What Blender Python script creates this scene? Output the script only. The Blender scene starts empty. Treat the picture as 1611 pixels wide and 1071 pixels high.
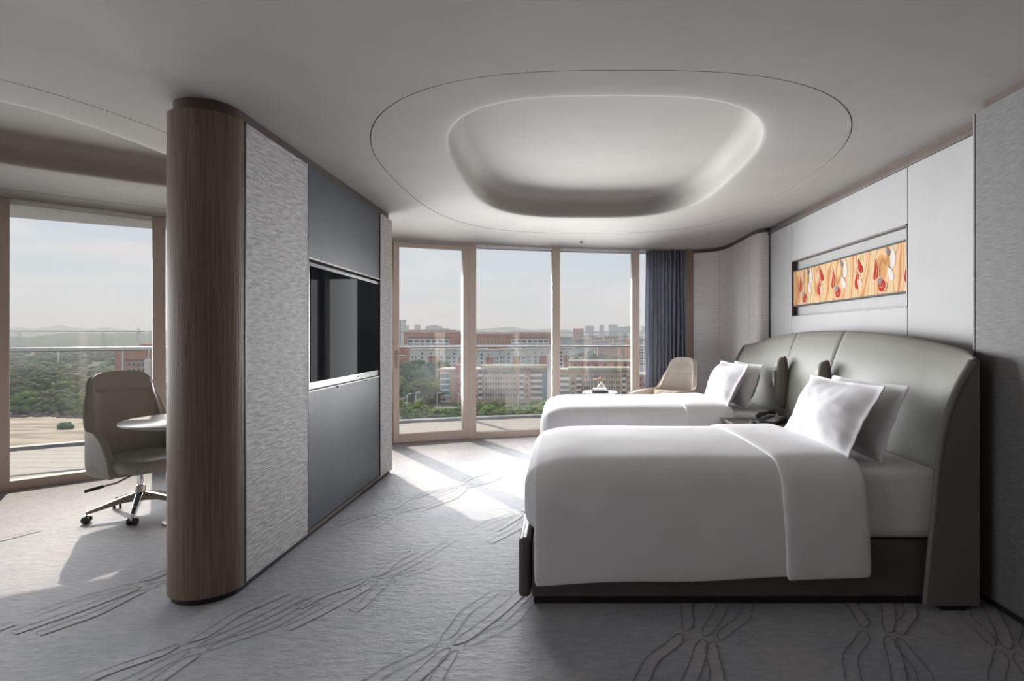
import bpy, bmesh, math, random
import numpy as np
from mathutils import Vector, Matrix, noise

R_ = math.radians
S = bpy.context.scene
COL = S.collection
random.seed(7)

# ------------------------------------------------------------------ camera, sky, sun, exposure
cam = bpy.data.cameras.new('camera'); camo = bpy.data.objects.new('camera', cam); COL.objects.link(camo)
camo.location = (0, 0, 1.4); camo.rotation_euler = (R_(90), 0, 0)
cam.sensor_fit = 'HORIZONTAL'; cam.sensor_width = 36.0
FPX, CX, CY = 870.0, 885.0, 528.0
cam.lens = FPX / 1611 * 36.0
cam.shift_x = (805.5 - CX) / 1611; cam.shift_y = -(535.5 - CY) / 1611
cam.clip_start = 0.05; cam.clip_end = 20000
S.camera = camo
S.view_settings.view_transform = 'Standard'; S.view_settings.look = 'None'
S.view_settings.gamma = 1.0; S.view_settings.use_curve_mapping = False
S.view_settings.exposure = 0.0
S.cycles.max_bounces = 14; S.cycles.diffuse_bounces = 7; S.cycles.transparent_max_bounces = 24
S.cycles.caustics_reflective = False; S.cycles.caustics_refractive = False
S.cycles.sample_clamp_indirect = 6.0

W = bpy.data.worlds.new('sky'); S.world = W; W.use_nodes = True
wn, wl = W.node_tree.nodes, W.node_tree.links
wn.clear()
wo = wn.new('ShaderNodeOutputWorld'); wb = wn.new('ShaderNodeBackground')
wt = wn.new('ShaderNodeTexCoord'); ws = wn.new('ShaderNodeSeparateXYZ')
wl.new(wt.outputs['Generated'], ws.inputs[0])
wr = wn.new('ShaderNodeValToRGB'); wl.new(ws.outputs['Z'], wr.inputs[0])
e = wr.color_ramp.elements
e[0].position = 0.0; e[0].color = (.86, .90, .92, 1)
e[1].position = 1.0; e[1].color = (.50, .68, .92, 1)
k = e.new(.10); k.color = (.78, .87, .94, 1)
k = e.new(.30); k.color = (.62, .78, .94, 1)
wm = wn.new('ShaderNodeMapping'); wm.inputs['Scale'].default_value = (1.2, 1.2, 9)
wl.new(wt.outputs['Generated'], wm.inputs[0])
wz = wn.new('ShaderNodeTexNoise'); wz.inputs['Scale'].default_value = 2.2; wz.inputs['Detail'].default_value = 6
wz.inputs['Roughness'].default_value = .55; wz.inputs['Distortion'].default_value = .4
wl.new(wm.outputs[0], wz.inputs[0])
wc = wn.new('ShaderNodeValToRGB'); wl.new(wz.outputs['Fac'], wc.inputs[0])
wc.color_ramp.elements[0].position = .44; wc.color_ramp.elements[0].color = (0, 0, 0, 1)
wc.color_ramp.elements[1].position = .62; wc.color_ramp.elements[1].color = (.8, .8, .8, 1)
wx = wn.new('ShaderNodeMix'); wx.data_type = 'RGBA'
wl.new(wc.outputs[0], wx.inputs[0]); wl.new(wr.outputs[0], wx.inputs[6]); wx.inputs[7].default_value = (.96, .93, .92, 1)
wl.new(wx.outputs[2], wb.inputs[0]); wb.inputs[1].default_value = .83
wl.new(wb.outputs[0], wo.inputs[0])

sun = bpy.data.lights.new('sun', 'SUN'); suno = bpy.data.objects.new('sun', sun); COL.objects.link(suno)
sun.energy = 4.4; sun.color = (1.0, .88, .74); sun.angle = R_(.5)
SUN_EL = math.atan(.70)
to_sun = Vector((-.59 * math.cos(SUN_EL), .807 * math.cos(SUN_EL), math.sin(SUN_EL)))
suno.rotation_euler = to_sun.to_track_quat('Z', 'Y').to_euler(); suno.location = (-30, 40, 40)

def area(name, loc, target, sx, sy, energy, color):
    l = bpy.data.lights.new(name, 'AREA'); l.shape = 'RECTANGLE'; l.size = sx; l.size_y = sy
    l.energy = energy; l.color = color
    o = bpy.data.objects.new(name, l); COL.objects.link(o); o.location = loc
    o.rotation_euler = (Vector(loc) - Vector(target)).to_track_quat('Z', 'Y').to_euler()
    return o
# added fill lamps brightening the room from outside each bay of the curved window wall (centre 1.763, -1.036, radius 9.1)
FILL_P = 51
for k_ in range(15):
    t_ = R_(-2.5 + 6.6 * k_)
    d_ = Vector((-math.sin(t_), math.cos(t_), 0)); p_ = Vector((1.763, -1.036, 1.36)) + d_ * 9.42
    area('window_fill_lamp', p_, p_ - d_ + Vector(((-.2, -.2, 0, .22, .3, .8)[k_] if k_ < 6 else 0, 0, .0)), 1.0, 1.75, FILL_P * (1 if k_ < 5 else 1.0 if k_ == 5 else .42 if k_ < 8 else .22), (.965, .98, 1.0)).data.spread = R_(92)

# ------------------------------------------------------------------ helpers
def P(px, D): return (px - CX) / FPX * D                 # world X of a photo column at depth D
def Z(py, D): return 1.4 - (py - CY) / FPX * D           # world Z of a photo row at depth D

def tag(o, label=None, cat=None, group=None, kind=None):
    if label: o['label'] = label
    if cat: o['category'] = cat
    if group: o['group'] = group
    if kind: o['kind'] = kind
    return o

def thing(name, label, cat, loc=(0, 0, 0), rz=0, group=None, kind=None):
    o = bpy.data.objects.new(name, None); o.empty_display_size = .1; COL.objects.link(o)
    o.location = loc; o.rotation_euler = (0, 0, rz)
    return tag(o, label, cat, group, kind)

def top_of(o):
    while o.parent: o = o.parent
    return o

class MB:
    def __init__(s): s.v = []; s.f = []
    def add(s, vs, fs):
        b = len(s.v); s.v += [tuple(p) for p in vs]; s.f += [tuple(i + b for i in q) for q in fs]; return s
    def box(s, x0, x1, y0, y1, z0, z1):
        return s.add([(x0, y0, z0), (x1, y0, z0), (x1, y1, z0), (x0, y1, z0), (x0, y0, z1), (x1, y0, z1), (x1, y1, z1), (x0, y1, z1)],
                     [(3, 2, 1, 0), (4, 5, 6, 7), (0, 1, 5, 4), (1, 2, 6, 5), (2, 3, 7, 6), (3, 0, 4, 7)])
    def obox(s, c, size, M=None):
        hx, hy, hz = [a / 2 for a in size]; n = len(s.v)
        s.box(-hx, hx, -hy, hy, -hz, hz)
        for i in range(n, len(s.v)):
            p = Vector(s.v[i]); p = (M @ p) if M else p
            s.v[i] = tuple(p + Vector(c))
        return s
    def loft(s, rings, closed=True, caps=True, wrap=False):
        n = len(rings[0]); vs = [p for r in rings for p in r]; fs = []
        m = len(rings)
        for i in range(m if wrap else m - 1):
            for j in range(n if closed else n - 1):
                a = i * n + j; b = i * n + (j + 1) % n; i2 = (i + 1) % m
                fs.append((a, b, i2 * n + (j + 1) % n, i2 * n + j))
        if caps and closed and not wrap:
            fs.append(tuple(range(n))[::-1]); fs.append(tuple((m - 1) * n + j for j in range(n)))
        return s.add(vs, fs)
    def tube(s, path, r, n=8, caps=True, flat=1.0):
        path = [Vector(p) for p in path]; rings = []; u = None
        for i, p in enumerate(path):
            d = (path[min(i + 1, len(path) - 1)] - path[max(i - 1, 0)]).normalized()
            if u is None: u = d.orthogonal().normalized() if abs(d.z) > .95 else d.cross(Vector((0, 0, 1))).normalized()
            else: u = (u - d * u.dot(d)).normalized()
            w = d.cross(u); rr = r[i] if isinstance(r, (list, tuple)) else r
            rings.append([p + u * rr * math.cos(2 * math.pi * k / n) + w * rr * flat * math.sin(2 * math.pi * k / n) for k in range(n)])
        return s.loft(rings, True, caps)
    def lathe(s, prof, n=24, c=(0, 0, 0)):
        rings = [[(c[0] + r * math.cos(2 * math.pi * k / n), c[1] + r * math.sin(2 * math.pi * k / n), c[2] + z) for k in range(n)] for r, z in prof]
        return s.loft(rings)
    def prism(s, poly, z0, z1):
        n = len(poly)
        return s.add([(x, y, z0) for x, y in poly] + [(x, y, z1) for x, y in poly],
                     [tuple(range(n))[::-1], tuple(range(n, 2 * n))] + [(i, (i + 1) % n, n + (i + 1) % n, n + i) for i in range(n)])
    def grid(s, fn, nu, nv):
        vs = [fn(i / nu, j / nv) for j in range(nv + 1) for i in range(nu + 1)]
        return s.add(vs, [(j * (nu + 1) + i, j * (nu + 1) + i + 1, (j + 1) * (nu + 1) + i + 1, (j + 1) * (nu + 1) + i) for j in range(nv) for i in range(nu)])
    def build(s, name, mat, parent=None, smooth=False, bevel=0, seg=2, sub=0, solid=0, w=False, ang=40, off=-1):
        vs = s.v
        if w and parent:
            L = top_of(parent).location; vs = [(a - L.x, b - L.y, c - L.z) for a, b, c in vs]
        me = bpy.data.meshes.new(name); me.from_pydata(vs, [], s.f)
        bm = bmesh.new(); bm.from_mesh(me); bmesh.ops.recalc_face_normals(bm, faces=bm.faces); bm.to_mesh(me); bm.free()
        o = bpy.data.objects.new(name, me); COL.objects.link(o)
        if mat: me.materials.append(mat)
        if parent: o.parent = parent
        if solid:
            m = o.modifiers.new('solid', 'SOLIDIFY'); m.thickness = solid; m.offset = off
        if bevel:
            m = o.modifiers.new('bevel', 'BEVEL'); m.width = bevel; m.segments = seg; m.limit_method = 'ANGLE'; m.angle_limit = R_(30)
        if sub:
            m = o.modifiers.new('sub', 'SUBSURF'); m.levels = sub; m.render_levels = sub
        if smooth or bevel or sub:
            for p in me.polygons: p.use_smooth = True
            if not sub: me.set_sharp_from_angle(angle=R_(ang))
        return o

UNIT = {}
def inst(name, mat, parent, c, size):
    """A box piece that shares one unit cube per material; c and size in the parent's space."""
    if mat.name not in UNIT:
        me = bpy.data.meshes.new('piece'); b = MB().box(-.5, .5, -.5, .5, -.5, .5); me.from_pydata(b.v, [], b.f); me.materials.append(mat)
        UNIT[mat.name] = me
    o = bpy.data.objects.new(name, UNIT[mat.name]); COL.objects.link(o); o.parent = parent
    o.location = c; o.scale = size
    return o

def copy_tree(o, parent=None):
    c = o.copy(); COL.objects.link(c)
    if parent: c.parent = parent
    for ch in list(o.children): copy_tree(ch, c)
    return c

# ------------------------------------------------------------------ materials
def nodes_of(name):
    m = bpy.data.materials.new(name); m.use_nodes = True
    return m, m.node_tree.nodes, m.node_tree.links, m.node_tree.nodes['Principled BSDF']

def M(name, c1, c2=None, scale=8, rough=.6, metal=0, bump=0, bscale=None, stretch=(1, 1, 1), bstretch=None, detail=4, spec=.5, sheen=0, coat=0, lo=.35, hi=.65, rot=(0, 0, 0), dist=.02):
    m, n, l, b = nodes_of(name)
    c2 = c2 or tuple(min(1, x * 1.08 + .004) for x in c1)
    tc = n.new('ShaderNodeTexCoord'); mp = n.new('ShaderNodeMapping'); mp.inputs['Scale'].default_value = stretch; mp.inputs['Rotation'].default_value = rot
    l.new(tc.outputs['Object'], mp.inputs[0])
    nz = n.new('ShaderNodeTexNoise'); nz.inputs['Scale'].default_value = scale; nz.inputs['Detail'].default_value = detail
    l.new(mp.outputs[0], nz.inputs[0])
    cr = n.new('ShaderNodeValToRGB'); l.new(nz.outputs['Fac'], cr.inputs[0])
    cr.color_ramp.elements[0].position = lo; cr.color_ramp.elements[0].color = (*c1, 1)
    cr.color_ramp.elements[1].position = hi; cr.color_ramp.elements[1].color = (*c2, 1)
    l.new(cr.outputs[0], b.inputs['Base Color'])
    b.inputs['Roughness'].default_value = rough; b.inputs['Metallic'].default_value = metal
    b.inputs['Specular IOR Level'].default_value = spec
    if sheen: b.inputs['Sheen Weight'].default_value = sheen
    if coat: b.inputs['Coat Weight'].default_value = coat
    if bump:
        mp2 = n.new('ShaderNodeMapping'); mp2.inputs['Scale'].default_value = bstretch or stretch; mp2.inputs['Rotation'].default_value = rot
        l.new(tc.outputs['Object'], mp2.inputs[0])
        n2 = n.new('ShaderNodeTexNoise'); n2.inputs['Scale'].default_value = bscale or scale * 6; n2.inputs['Detail'].default_value = 3
        l.new(mp2.outputs[0], n2.inputs[0])
        bp = n.new('ShaderNodeBump'); bp.inputs['Strength'].default_value = bump; bp.inputs['Distance'].default_value = dist
        l.new(n2.outputs['Fac'], bp.inputs['Height']); l.new(bp.outputs[0], b.inputs['Normal'])
    return m

def glass_mat(name, tint=(1, 1, 1), refl=.06):
    m = bpy.data.materials.new(name); m.use_nodes = True; n, l = m.node_tree.nodes, m.node_tree.links; n.clear()
    o = n.new('ShaderNodeOutputMaterial'); t = n.new('ShaderNodeBsdfTransparent'); t.inputs[0].default_value = (*tint, 1)
    g = n.new('ShaderNodeBsdfGlossy'); g.inputs['Roughness'].default_value = .0
    fr = n.new('ShaderNodeFresnel'); fr.inputs[0].default_value = 1.4
    mx = n.new('ShaderNodeMixShader'); l.new(fr.outputs[0], mx.inputs[0]); l.new(t.outputs[0], mx.inputs[1]); l.new(g.outputs[0], mx.inputs[2])
    l.new(mx.outputs[0], o.inputs[0]); return m

m_ceil = M('ceiling_plaster', (.38, .358, .335), (.40, .378, .355), 3, .9, bump=.02, bscale=60)
m_white = M('white_wall_panel', (.355, .352, .352), (.385, .382, .382), 2, .7, bump=.03, bscale=90)
m_silk = M('grey_woven_wallcovering', (.122, .119, .117), (.185, .181, .177), 9, .75, bump=.2, bscale=12, stretch=(1, 1.4, 24), bstretch=(1, 4, 50), dist=.003)
m_silk2 = M('pale_woven_wallcovering', (.60, .575, .56), (.69, .665, .65), 6, .65, bump=.12, bscale=10, stretch=(1, 1, 14), bstretch=(4, 4, 40), dist=.003)
m_ripple = M('rippled_white_panel', (.38, .375, .38), (.54, .535, .54), 9, .7, bump=.55, bscale=9, stretch=(1, 1.3, 6), bstretch=(1, 1.3, 6), detail=5, dist=.02)
m_wood = M('brushed_oak_veneer', (.148, .104, .074), (.245, .18, .136), 5, .5, bump=.45, bscale=5, stretch=(22, 22, .5), bstretch=(40, 40, .6), detail=6, dist=.004)
m_jamb = M('jamb_oak', (.22, .15, .10), (.34, .25, .18), 5, .5, stretch=(20, 20, .6))
m_trim = M('bronze_trim', (.105, .08, .068), (.13, .10, .088), 4, .45, metal=.2)
m_kick = M('black_kick', (.012, .011, .010), (.02, .018, .017), 6, .7)
m_navy = M('blue_grey_leather_panel', (.042, .052, .068), (.052, .063, .081), 3, .5, bump=.08, bscale=220, dist=.002)
m_silver = M('satin_silver', (.34, .33, .32), None, 6, .5, metal=.6)
m_chrome = M('chrome', (.80, .80, .80), None, 6, .08, metal=1)
m_steel = M('brushed_steel', (.55, .57, .60), (.62, .64, .66), 20, .3, metal=1)
m_soffit = M('white_soffit', (.72, .73, .74), None, 3, .8)
m_kerb = M('blue_grey_kerb', (.26, .29, .33), (.31, .34, .38), 8, .6)
m_frame = M('champagne_window_frame', (.50, .42, .37), (.53, .45, .40), 3, .45, metal=.15)
m_glass = glass_mat('window_glass')
m_bglass = glass_mat('balustrade_glass', (.97, .985, .98))
m_bezel = M('black_bezel', (.008, .008, .009), None, 6, .25)
m_screen = M('dark_screen', (.010, .012, .013), (.011, .013, .014), 2, .03, spec=.08)
m_screen.node_tree.nodes['Principled BSDF'].inputs['IOR'].default_value = 1.09
m_lea = M('sage_grey_leather', (.172, .169, .146), (.188, .185, .160), 3, .5, bump=.10, bscale=160, dist=.002, spec=.3)
m_lead = M('dark_taupe_leather', (.095, .09, .078), (.11, .105, .09), 3, .42, bump=.08, bscale=160, dist=.002)
m_chair = M('taupe_leather', (.33, .33, .305), (.365, .362, .333), 3, .42, bump=.10, bscale=140, dist=.002)
m_cream = M('cream_leather', (.62, .57, .50), (.66, .61, .54), 3, .4, bump=.08, bscale=140, dist=.002)
m_sheet = M('white_cotton', (.80, .795, .81), (.84, .835, .85), 4, .85, bump=.10, bscale=14, dist=.008, sheen=.2)
m_pill = M('white_pillowcase', (.66, .65, .665), (.70, .69, .705), 4, .85, bump=.22, bscale=9, dist=.012, sheen=.2)
m_cush = M('cream_cushion_cloth', (.66, .60, .53), (.72, .66, .58), 10, .8, bump=.4, bscale=14, bstretch=(1, 6, 1), dist=.02)
m_curt = M('blue_grey_curtain', (.21, .225, .285), (.25, .265, .33), 14, .85, stretch=(3, 3, .6), bump=.1, bscale=60)
m_sheer = M('pale_sheer_curtain', (.50, .53, .62), None, 10, .9)
m_black = M('black_plastic', (.012, .012, .013), (.018, .018, .019), 8, .4)
m_label = M('grey_label', (.32, .33, .36), None, 8, .5)
m_gray = M('bronze_grey_metal', (.34, .29, .25), (.38, .325, .28), 6, .35, metal=.6)
m_stone = M('white_stone_top', (.42, .41, .40), (.48, .47, .46), 5, .3)
m_redwood = M('rosewood', (.22, .09, .06), (.30, .13, .09), 6, .4, stretch=(8, 8, 1))
m_paper = M('paper', (.72, .70, .68), (.78, .76, .74), 20, .8)
m_grybook = M('grey_book_cloth', (.33, .30, .30), None, 20, .8)
m_ceram = M('white_ceramic', (.55, .53, .52), None, 6, .3)
m_pink = M('coral_petal', (.75, .22, .13), (.80, .34, .20), 12, .7)
m_peach = M('peach_petal', (.80, .52, .32), None, 12, .7)
m_stem = M('green_stem', (.12, .20, .08), None, 12, .7)
m_copper = M('copper_plate', (.42, .26, .20), None, 6, .35, metal=.8)
m_drawer = M('taupe_lacquer', (.20, .165, .14), (.23, .19, .16), 4, .45)

# carpet: mottled blue grey to taupe, brushed pile
def carpet(name, tint=1.0, warm=0.0):
    m, n, l, b = nodes_of(name)
    tc = n.new('ShaderNodeTexCoord')
    a = n.new('ShaderNodeTexNoise'); a.inputs['Scale'].default_value = 1.7; a.inputs['Detail'].default_value = 5; l.new(tc.outputs['Object'], a.inputs[0])
    r = n.new('ShaderNodeValToRGB'); l.new(a.outputs['Fac'], r.inputs[0])
    r.color_ramp.elements[0].position = .36; r.color_ramp.elements[0].color = (.325 * tint + warm, .345 * tint, .405 * tint - warm, 1)
    r.color_ramp.elements[1].position = .66; r.color_ramp.elements[1].color = (.45 * tint + warm, .445 * tint, .46 * tint - warm, 1)
    mp = n.new('ShaderNodeMapping'); mp.inputs['Scale'].default_value = (4, 9, 4); mp.inputs['Rotation'].default_value = (0, 0, R_(-10)); l.new(tc.outputs['Object'], mp.inputs[0])
    f = n.new('ShaderNodeTexNoise'); f.inputs['Scale'].default_value = 3.0; f.inputs['Detail'].default_value = 7; f.inputs['Roughness'].default_value = .7; l.new(mp.outputs[0], f.inputs[0])
    q = n.new('ShaderNodeValToRGB'); l.new(f.outputs['Fac'], q.inputs[0])
    q.color_ramp.elements[0].position = .3; q.color_ramp.elements[0].color = (.72, .72, .72, 1)
    q.color_ramp.elements[1].position = .7; q.color_ramp.elements[1].color = (1.12, 1.12, 1.12, 1)
    mx = n.new('ShaderNodeMix'); mx.data_type = 'RGBA'; mx.blend_type = 'MULTIPLY'; mx.inputs[0].default_value = 1
    l.new(r.outputs[0], mx.inputs[6]); l.new(q.outputs[0], mx.inputs[7]); l.new(mx.outputs[2], b.inputs['Base Color'])
    b.inputs['Roughness'].default_value = .5; b.inputs['Specular IOR Level'].default_value = .3; b.inputs['Sheen Weight'].default_value = .5; b.inputs['Sheen Roughness'].default_value = .4
    bp = n.new('ShaderNodeBump'); bp.inputs['Strength'].default_value = .55; bp.inputs['Distance'].default_value = .03
    l.new(f.outputs['Fac'], bp.inputs['Height']); l.new(bp.outputs[0], b.inputs['Normal'])
    return m
m_carpet = carpet('carpet')
m_carve = carpet('carved_line', .38)
m_band = carpet('carpet_band', 1.04, .012)

# ------------------------------------------------------------------ room shell
HAZE = 3.2e-4                                          # outdoor haze density per metre
C = 2.64                                               # ceiling height
FC = (1.763, -1.036); FR = 9.10                        # curved window wall
def fpt(th, r=FR): return (FC[0] - r * math.sin(th), FC[1] + r * math.cos(th))
def fit(pts):
    A = np.array([(2 * x, 2 * y, 1) for x, y in pts], float); b = np.array([x * x + y * y for x, y in pts], float)
    s = np.linalg.lstsq(A, b, rcond=None)[0]; return (s[0], s[1]), math.sqrt(s[2] + s[0] ** 2 + s[1] ** 2)
RC, RR = fit([(-6.87, 6.85), (-6.2, 7.2), (-2.45, 9.1), (-.47, 9.6), (1.6, 9.95)])   # balcony edge
OC, OR = fit([(-5.69, 5.68), (-4.70, 6.32), (-2.22, 7.5), (-1.38, 7.7), (-.13, 8.0), (1.6, 8.35)])   # overhang edge
def arc_hit(th, c, r):
    """Point of another circle on the ray from the window wall's centre."""
    d = Vector((-math.sin(th), math.cos(th))); o = Vector(FC) - Vector(c)
    bq = o.dot(d); t = -bq + math.sqrt(bq * bq - o.dot(o) + r * r)
    return (FC[0] + d.x * t, FC[1] + d.y * t)
TH0, TH1 = R_(92), R_(-4.6)
ths = [TH0 + (TH1 - TH0) * i / 60 for i in range(61)]
shell = [fpt(t, FR + .02) for t in ths]
room_poly = shell + [(2.75, shell[-1][1]), (2.75, -2.2), (shell[0][0], -2.2)]

floor = MB().prism(room_poly, -.12, 0).build('floor', m_carpet)
tag(floor, 'mottled blue grey carpet with carved strand pattern', 'floor', kind='structure')

def ribbon(mb, pts, w, z):
    pts = [Vector(p) for p in pts]; L = []
    for i, p in enumerate(pts):
        d = (pts[min(i + 1, len(pts) - 1)] - pts[max(i - 1, 0)]).normalized(); nrm = Vector((-d.y, d.x))
        L.append((p + nrm * w / 2, p - nrm * w / 2))
    vs = [(a.x, a.y, z) for a, b in L] + [(b.x, b.y, z) for a, b in L]; n = len(L)
    mb.add(vs, [(i, i + 1, n + i + 1, n + i) for i in range(n - 1)])
carve, band = MB(), MB()
rng = random.Random(3); zi = 0
dirv = Vector((.45, .893)); perp = Vector((.893, -.45))
knots = [(-1.06, 3.17), (-.51, 2.50), (.64, 2.57), (1.51, 2.60), (2.0, 2.45), (-1.65, 2.48), (-2.35, 3.1), (-3.3, 2.6), (-.3, 4.35), (-1.35, 4.4), (-.95, 5.1),
         (-2.9, 2.0), (-1.2, 1.7), (.0, 1.6), (1.1, 1.65), (-4.2, 3.4), (-4.0, 2.2)]
for kx, ky in knots:
    c0 = Vector((kx, ky))
    for sgn in (-1, 1):
        for k, oo in enumerate((-.135, 0, .135)):
            Lq = rng.uniform(.3, .75); sh = rng.uniform(-.02, .02)
            def at(a, side):
                q = min(1, a / .34); q = q * q * q * (q * (q * 6 - 15) + 10)
                lat = oo * (.42 + .58 * q) + sh + .018 * math.sin(a * 5 + oo * 9)
                wd = .029 * min(1, math.sqrt(a / .07) if a > 0 else 0)
                return c0 + dirv * sgn * (a + .015) + perp * (lat + side * wd)
            st = [Lq * (i / 32) ** 1.5 for i in range(33)]
            le = [at(a, -1) for a in st]; ri = [at(a, 1) for a in st]
            zi += 1; ribbon(carve, le[::-1] + ri, .0056, .0022 + zi * 4e-6)
            if rng.random() < .6:
                band.add([(p.x, p.y, .0012 + zi * 4e-6) for p in le] + [(p.x, p.y, .0012 + zi * 4e-6) for p in ri], [(i, i + 1, 33 + i + 1, 33 + i) for i in range(32)])
o = carve.build('carved_strand_lines', m_carve, floor); o['kind'] = 'stuff'
o = band.build('raised_strand_bands', m_band, floor); o['kind'] = 'stuff'

# ceiling plate with two holes
def superellipse(cx, cy, a, b, n, N=128):
    out = []
    for i in range(N):
        t = 2 * math.pi * i / N; c, s = math.cos(t), math.sin(t)
        out.append((cx + a * math.copysign(abs(c) ** (2 / n), c), cy + b * math.copysign(abs(s) ** (2 / n), s)))
    return out
def star(poly, c, N=128):
    for _ in range(4):
        q = []
        for i in range(len(poly)):
            a, b = Vector(poly[i]), Vector(poly[(i + 1) % len(poly)]); q += [a * .75 + b * .25, a * .25 + b * .75]
        poly = [tuple(p) for p in q]
    out = []
    for i in range(N):
        t = 2 * math.pi * i / N; d = Vector((math.cos(t), math.sin(t))); best = 0
        for j in range(len(poly)):
            a = Vector(poly[j]) - Vector(c); b = Vector(poly[(j + 1) % len(poly)]) - Vector(c); eb = b - a
            den = d.x * eb.y - d.y * eb.x
            if abs(den) < 1e-9: continue
            s_ = (a.x * eb.y - a.y * eb.x) / den; u = (a.x * d.y - a.y * d.x) / den
            if 0 <= u <= 1 and s_ > best: best = s_
        out.append((c[0] + d.x * best, c[1] + d.y * best))
    return out
OUT1 = superellipse(.295, 4.64, 1.64, 2.06, 2.75); INN1 = superellipse(.27, 4.36, 1.06, 1.47, 3.1)
lc = (-3.6, 3.75)
OUT2 = star([(-2.34, 5.75), (-2.32, 3.25), (-3.0, 2.25), (-5.2, 2.15), (-6.5, 2.85), (-3.05, 6.33)], lc)
INN2 = star([(-2.72, 5.25), (-2.72, 3.55), (-3.05, 2.75), (-4.4, 2.55), (-5.4, 2.70)], lc)
cu = bpy.data.curves.new('c', 'CURVE'); cu.dimensions = '2D'; cu.fill_mode = 'BOTH'
for lp in (room_poly, OUT1, OUT2):
    sp = cu.splines.new('POLY'); sp.points.add(len(lp) - 1); sp.use_cyclic_u = True
    for q, p in zip(sp.points, lp): q.co = (p[0], p[1], 0, 1)
co = bpy.data.objects.new('c', cu); COL.objects.link(co)
bpy.context.view_layer.update()
me = bpy.data.meshes.new_from_object(co.evaluated_get(bpy.context.evaluated_depsgraph_get())); bpy.data.objects.remove(co)
ceiling = bpy.data.objects.new('ceiling', me); COL.objects.link(ceiling); ceiling.location = (0, 0, C); me.name = 'ceiling'
me.materials.clear(); me.materials.append(m_ceil)
tag(ceiling, 'matt off white plaster ceiling with two recessed rounded coves', 'ceiling', kind='structure')
def cove(outer, inner, depth):
    def mix(t, z): return [(a[0] + (b[0] - a[0]) * t, a[1] + (b[1] - a[1]) * t, z) for a, b in zip(outer, inner)]
    n = len(inner); c = Vector((sum(p[0] for p in inner) / n, sum(p[1] for p in inner) / n))
    def ins(d, z):
        out = []
        for i, p in enumerate(inner):
            t = Vector(inner[(i + 1) % n]) - Vector(inner[i - 1]); nr = Vector((t.y, -t.x)).normalized()
            out.append((p[0] - nr.x * d, p[1] - nr.y * d, z))
        return out
    g = MB().loft([mix(0, 0), mix(0, .012), mix(.016, .012), mix(.016, 0)], True, False)
    g.build('shadow_groove', m_ceil, ceiling)
    r = [mix(.016, 0), mix(.2, 0), mix(.4, .0), mix(.6, .0), mix(.75, .001), mix(.86, .003), mix(.94, .006), mix(.98, .010), mix(.993, .016), mix(1, .028)]
    z0, z1 = .028, depth
    r += [ins(0, z0 + (z1 - .09 - z0) * q) for q in (.33, .66, 1)]
    for q in range(1, 7):
        a = q / 6 * math.pi / 2; r.append(ins(.12 * (1 - math.cos(a)), z1 - .09 + .09 * math.sin(a)))
    last = ins(.12, z1)
    for t in (.4, .8): r.append([(p[0] + (c.x - p[0]) * t, p[1] + (c.y - p[1]) * t, z1) for p in last])
    m = MB().loft(r, True, False); m.add([(c.x, c.y, z1)], [])
    b = len(m.v) - 1; s0 = b - n
    m.f += [(s0 + i, s0 + (i + 1) % n, b) for i in range(n)]
    m.build('recessed_cove', m_ceil, ceiling, smooth=True, ang=60)
cove(OUT1, INN1, .23); cove(OUT2, INN2, .19)
slab = MB().prism(room_poly, 3.15, 3.5).build('ceiling_slab', m_ceil); tag(slab, 'concrete slab over the ceiling', 'slab', kind='structure')
t = MB().lathe([(.028, 0), (.028, -.006), (.018, -.008), (.016, -.03), (.004, -.034)], 16).build('fire_sprinkler', m_silver, None, smooth=True)
t.location = (P(914, 7.29), 7.29, C); tag(t, 'tiny chrome fire sprinkler on ceiling near the windows', 'sprinkler')

# outside overhang and balcony deck
def annulus(c0, r0, c1, r1, z0, z1, t0, t1, N=48):
    rings = []
    for i in range(N + 1):
        th = t0 + (t1 - t0) * i / N; a = arc_hit(th, c0, r0); b = arc_hit(th, c1, r1)
        rings.append([(a[0], a[1], z0), (b[0], b[1], z0), (b[0], b[1], z1), (a[0], a[1], z1)])
    return MB().loft(rings)
m_deck = M('pale_grey_decking', (.48, .455, .43), (.54, .515, .49), 6, .75, stretch=(.6, 8, 1), bump=.1)
o = annulus(FC, FR + .02, OC, OR, C - .02, 3.5, TH0, R_(-12)).build('trim_1', m_soffit); tag(o, 'white soffit overhang outside above the windows', 'overhang', kind='structure')
bal = annulus(FC, FR + .08, RC, RR + .12, -.4, -.019, TH0 * .75, R_(-12)).build('floor_balcony', m_deck); tag(bal, 'pale plank balcony deck outside the curved windows', 'balcony floor', kind='structure')
def inside(p):
    r = math.hypot(p[0] - FC[0], p[1] - FC[1]); q = math.hypot(p[0] - RC[0], p[1] - RC[1])
    return r > FR + .10 and q < RR - .04
me_p = {}
for j in range(26):
    y = 4.4 + j * .22
    x = -8.2 + (j % 3) * .5
    while x < 3.2:
        for Lp in (1.5, .5, .25):
            if all(inside((xx, yy)) for xx in (x + .01, x + Lp - .01) for yy in (y, y + .22)): break
        else:
            x += .25; continue
        if Lp not in me_p:
            mp_ = bpy.data.meshes.new('plank'); b_ = MB().box(.003, Lp - .003, .004, .216, -.045, -.015); mp_.from_pydata(b_.v, [], b_.f); mp_.materials.append(m_deck); me_p[Lp] = mp_
        pl = bpy.data.objects.new('plank', me_p[Lp]); COL.objects.link(pl); pl.parent = bal; pl.location = (x, y, 0); x += Lp

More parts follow.
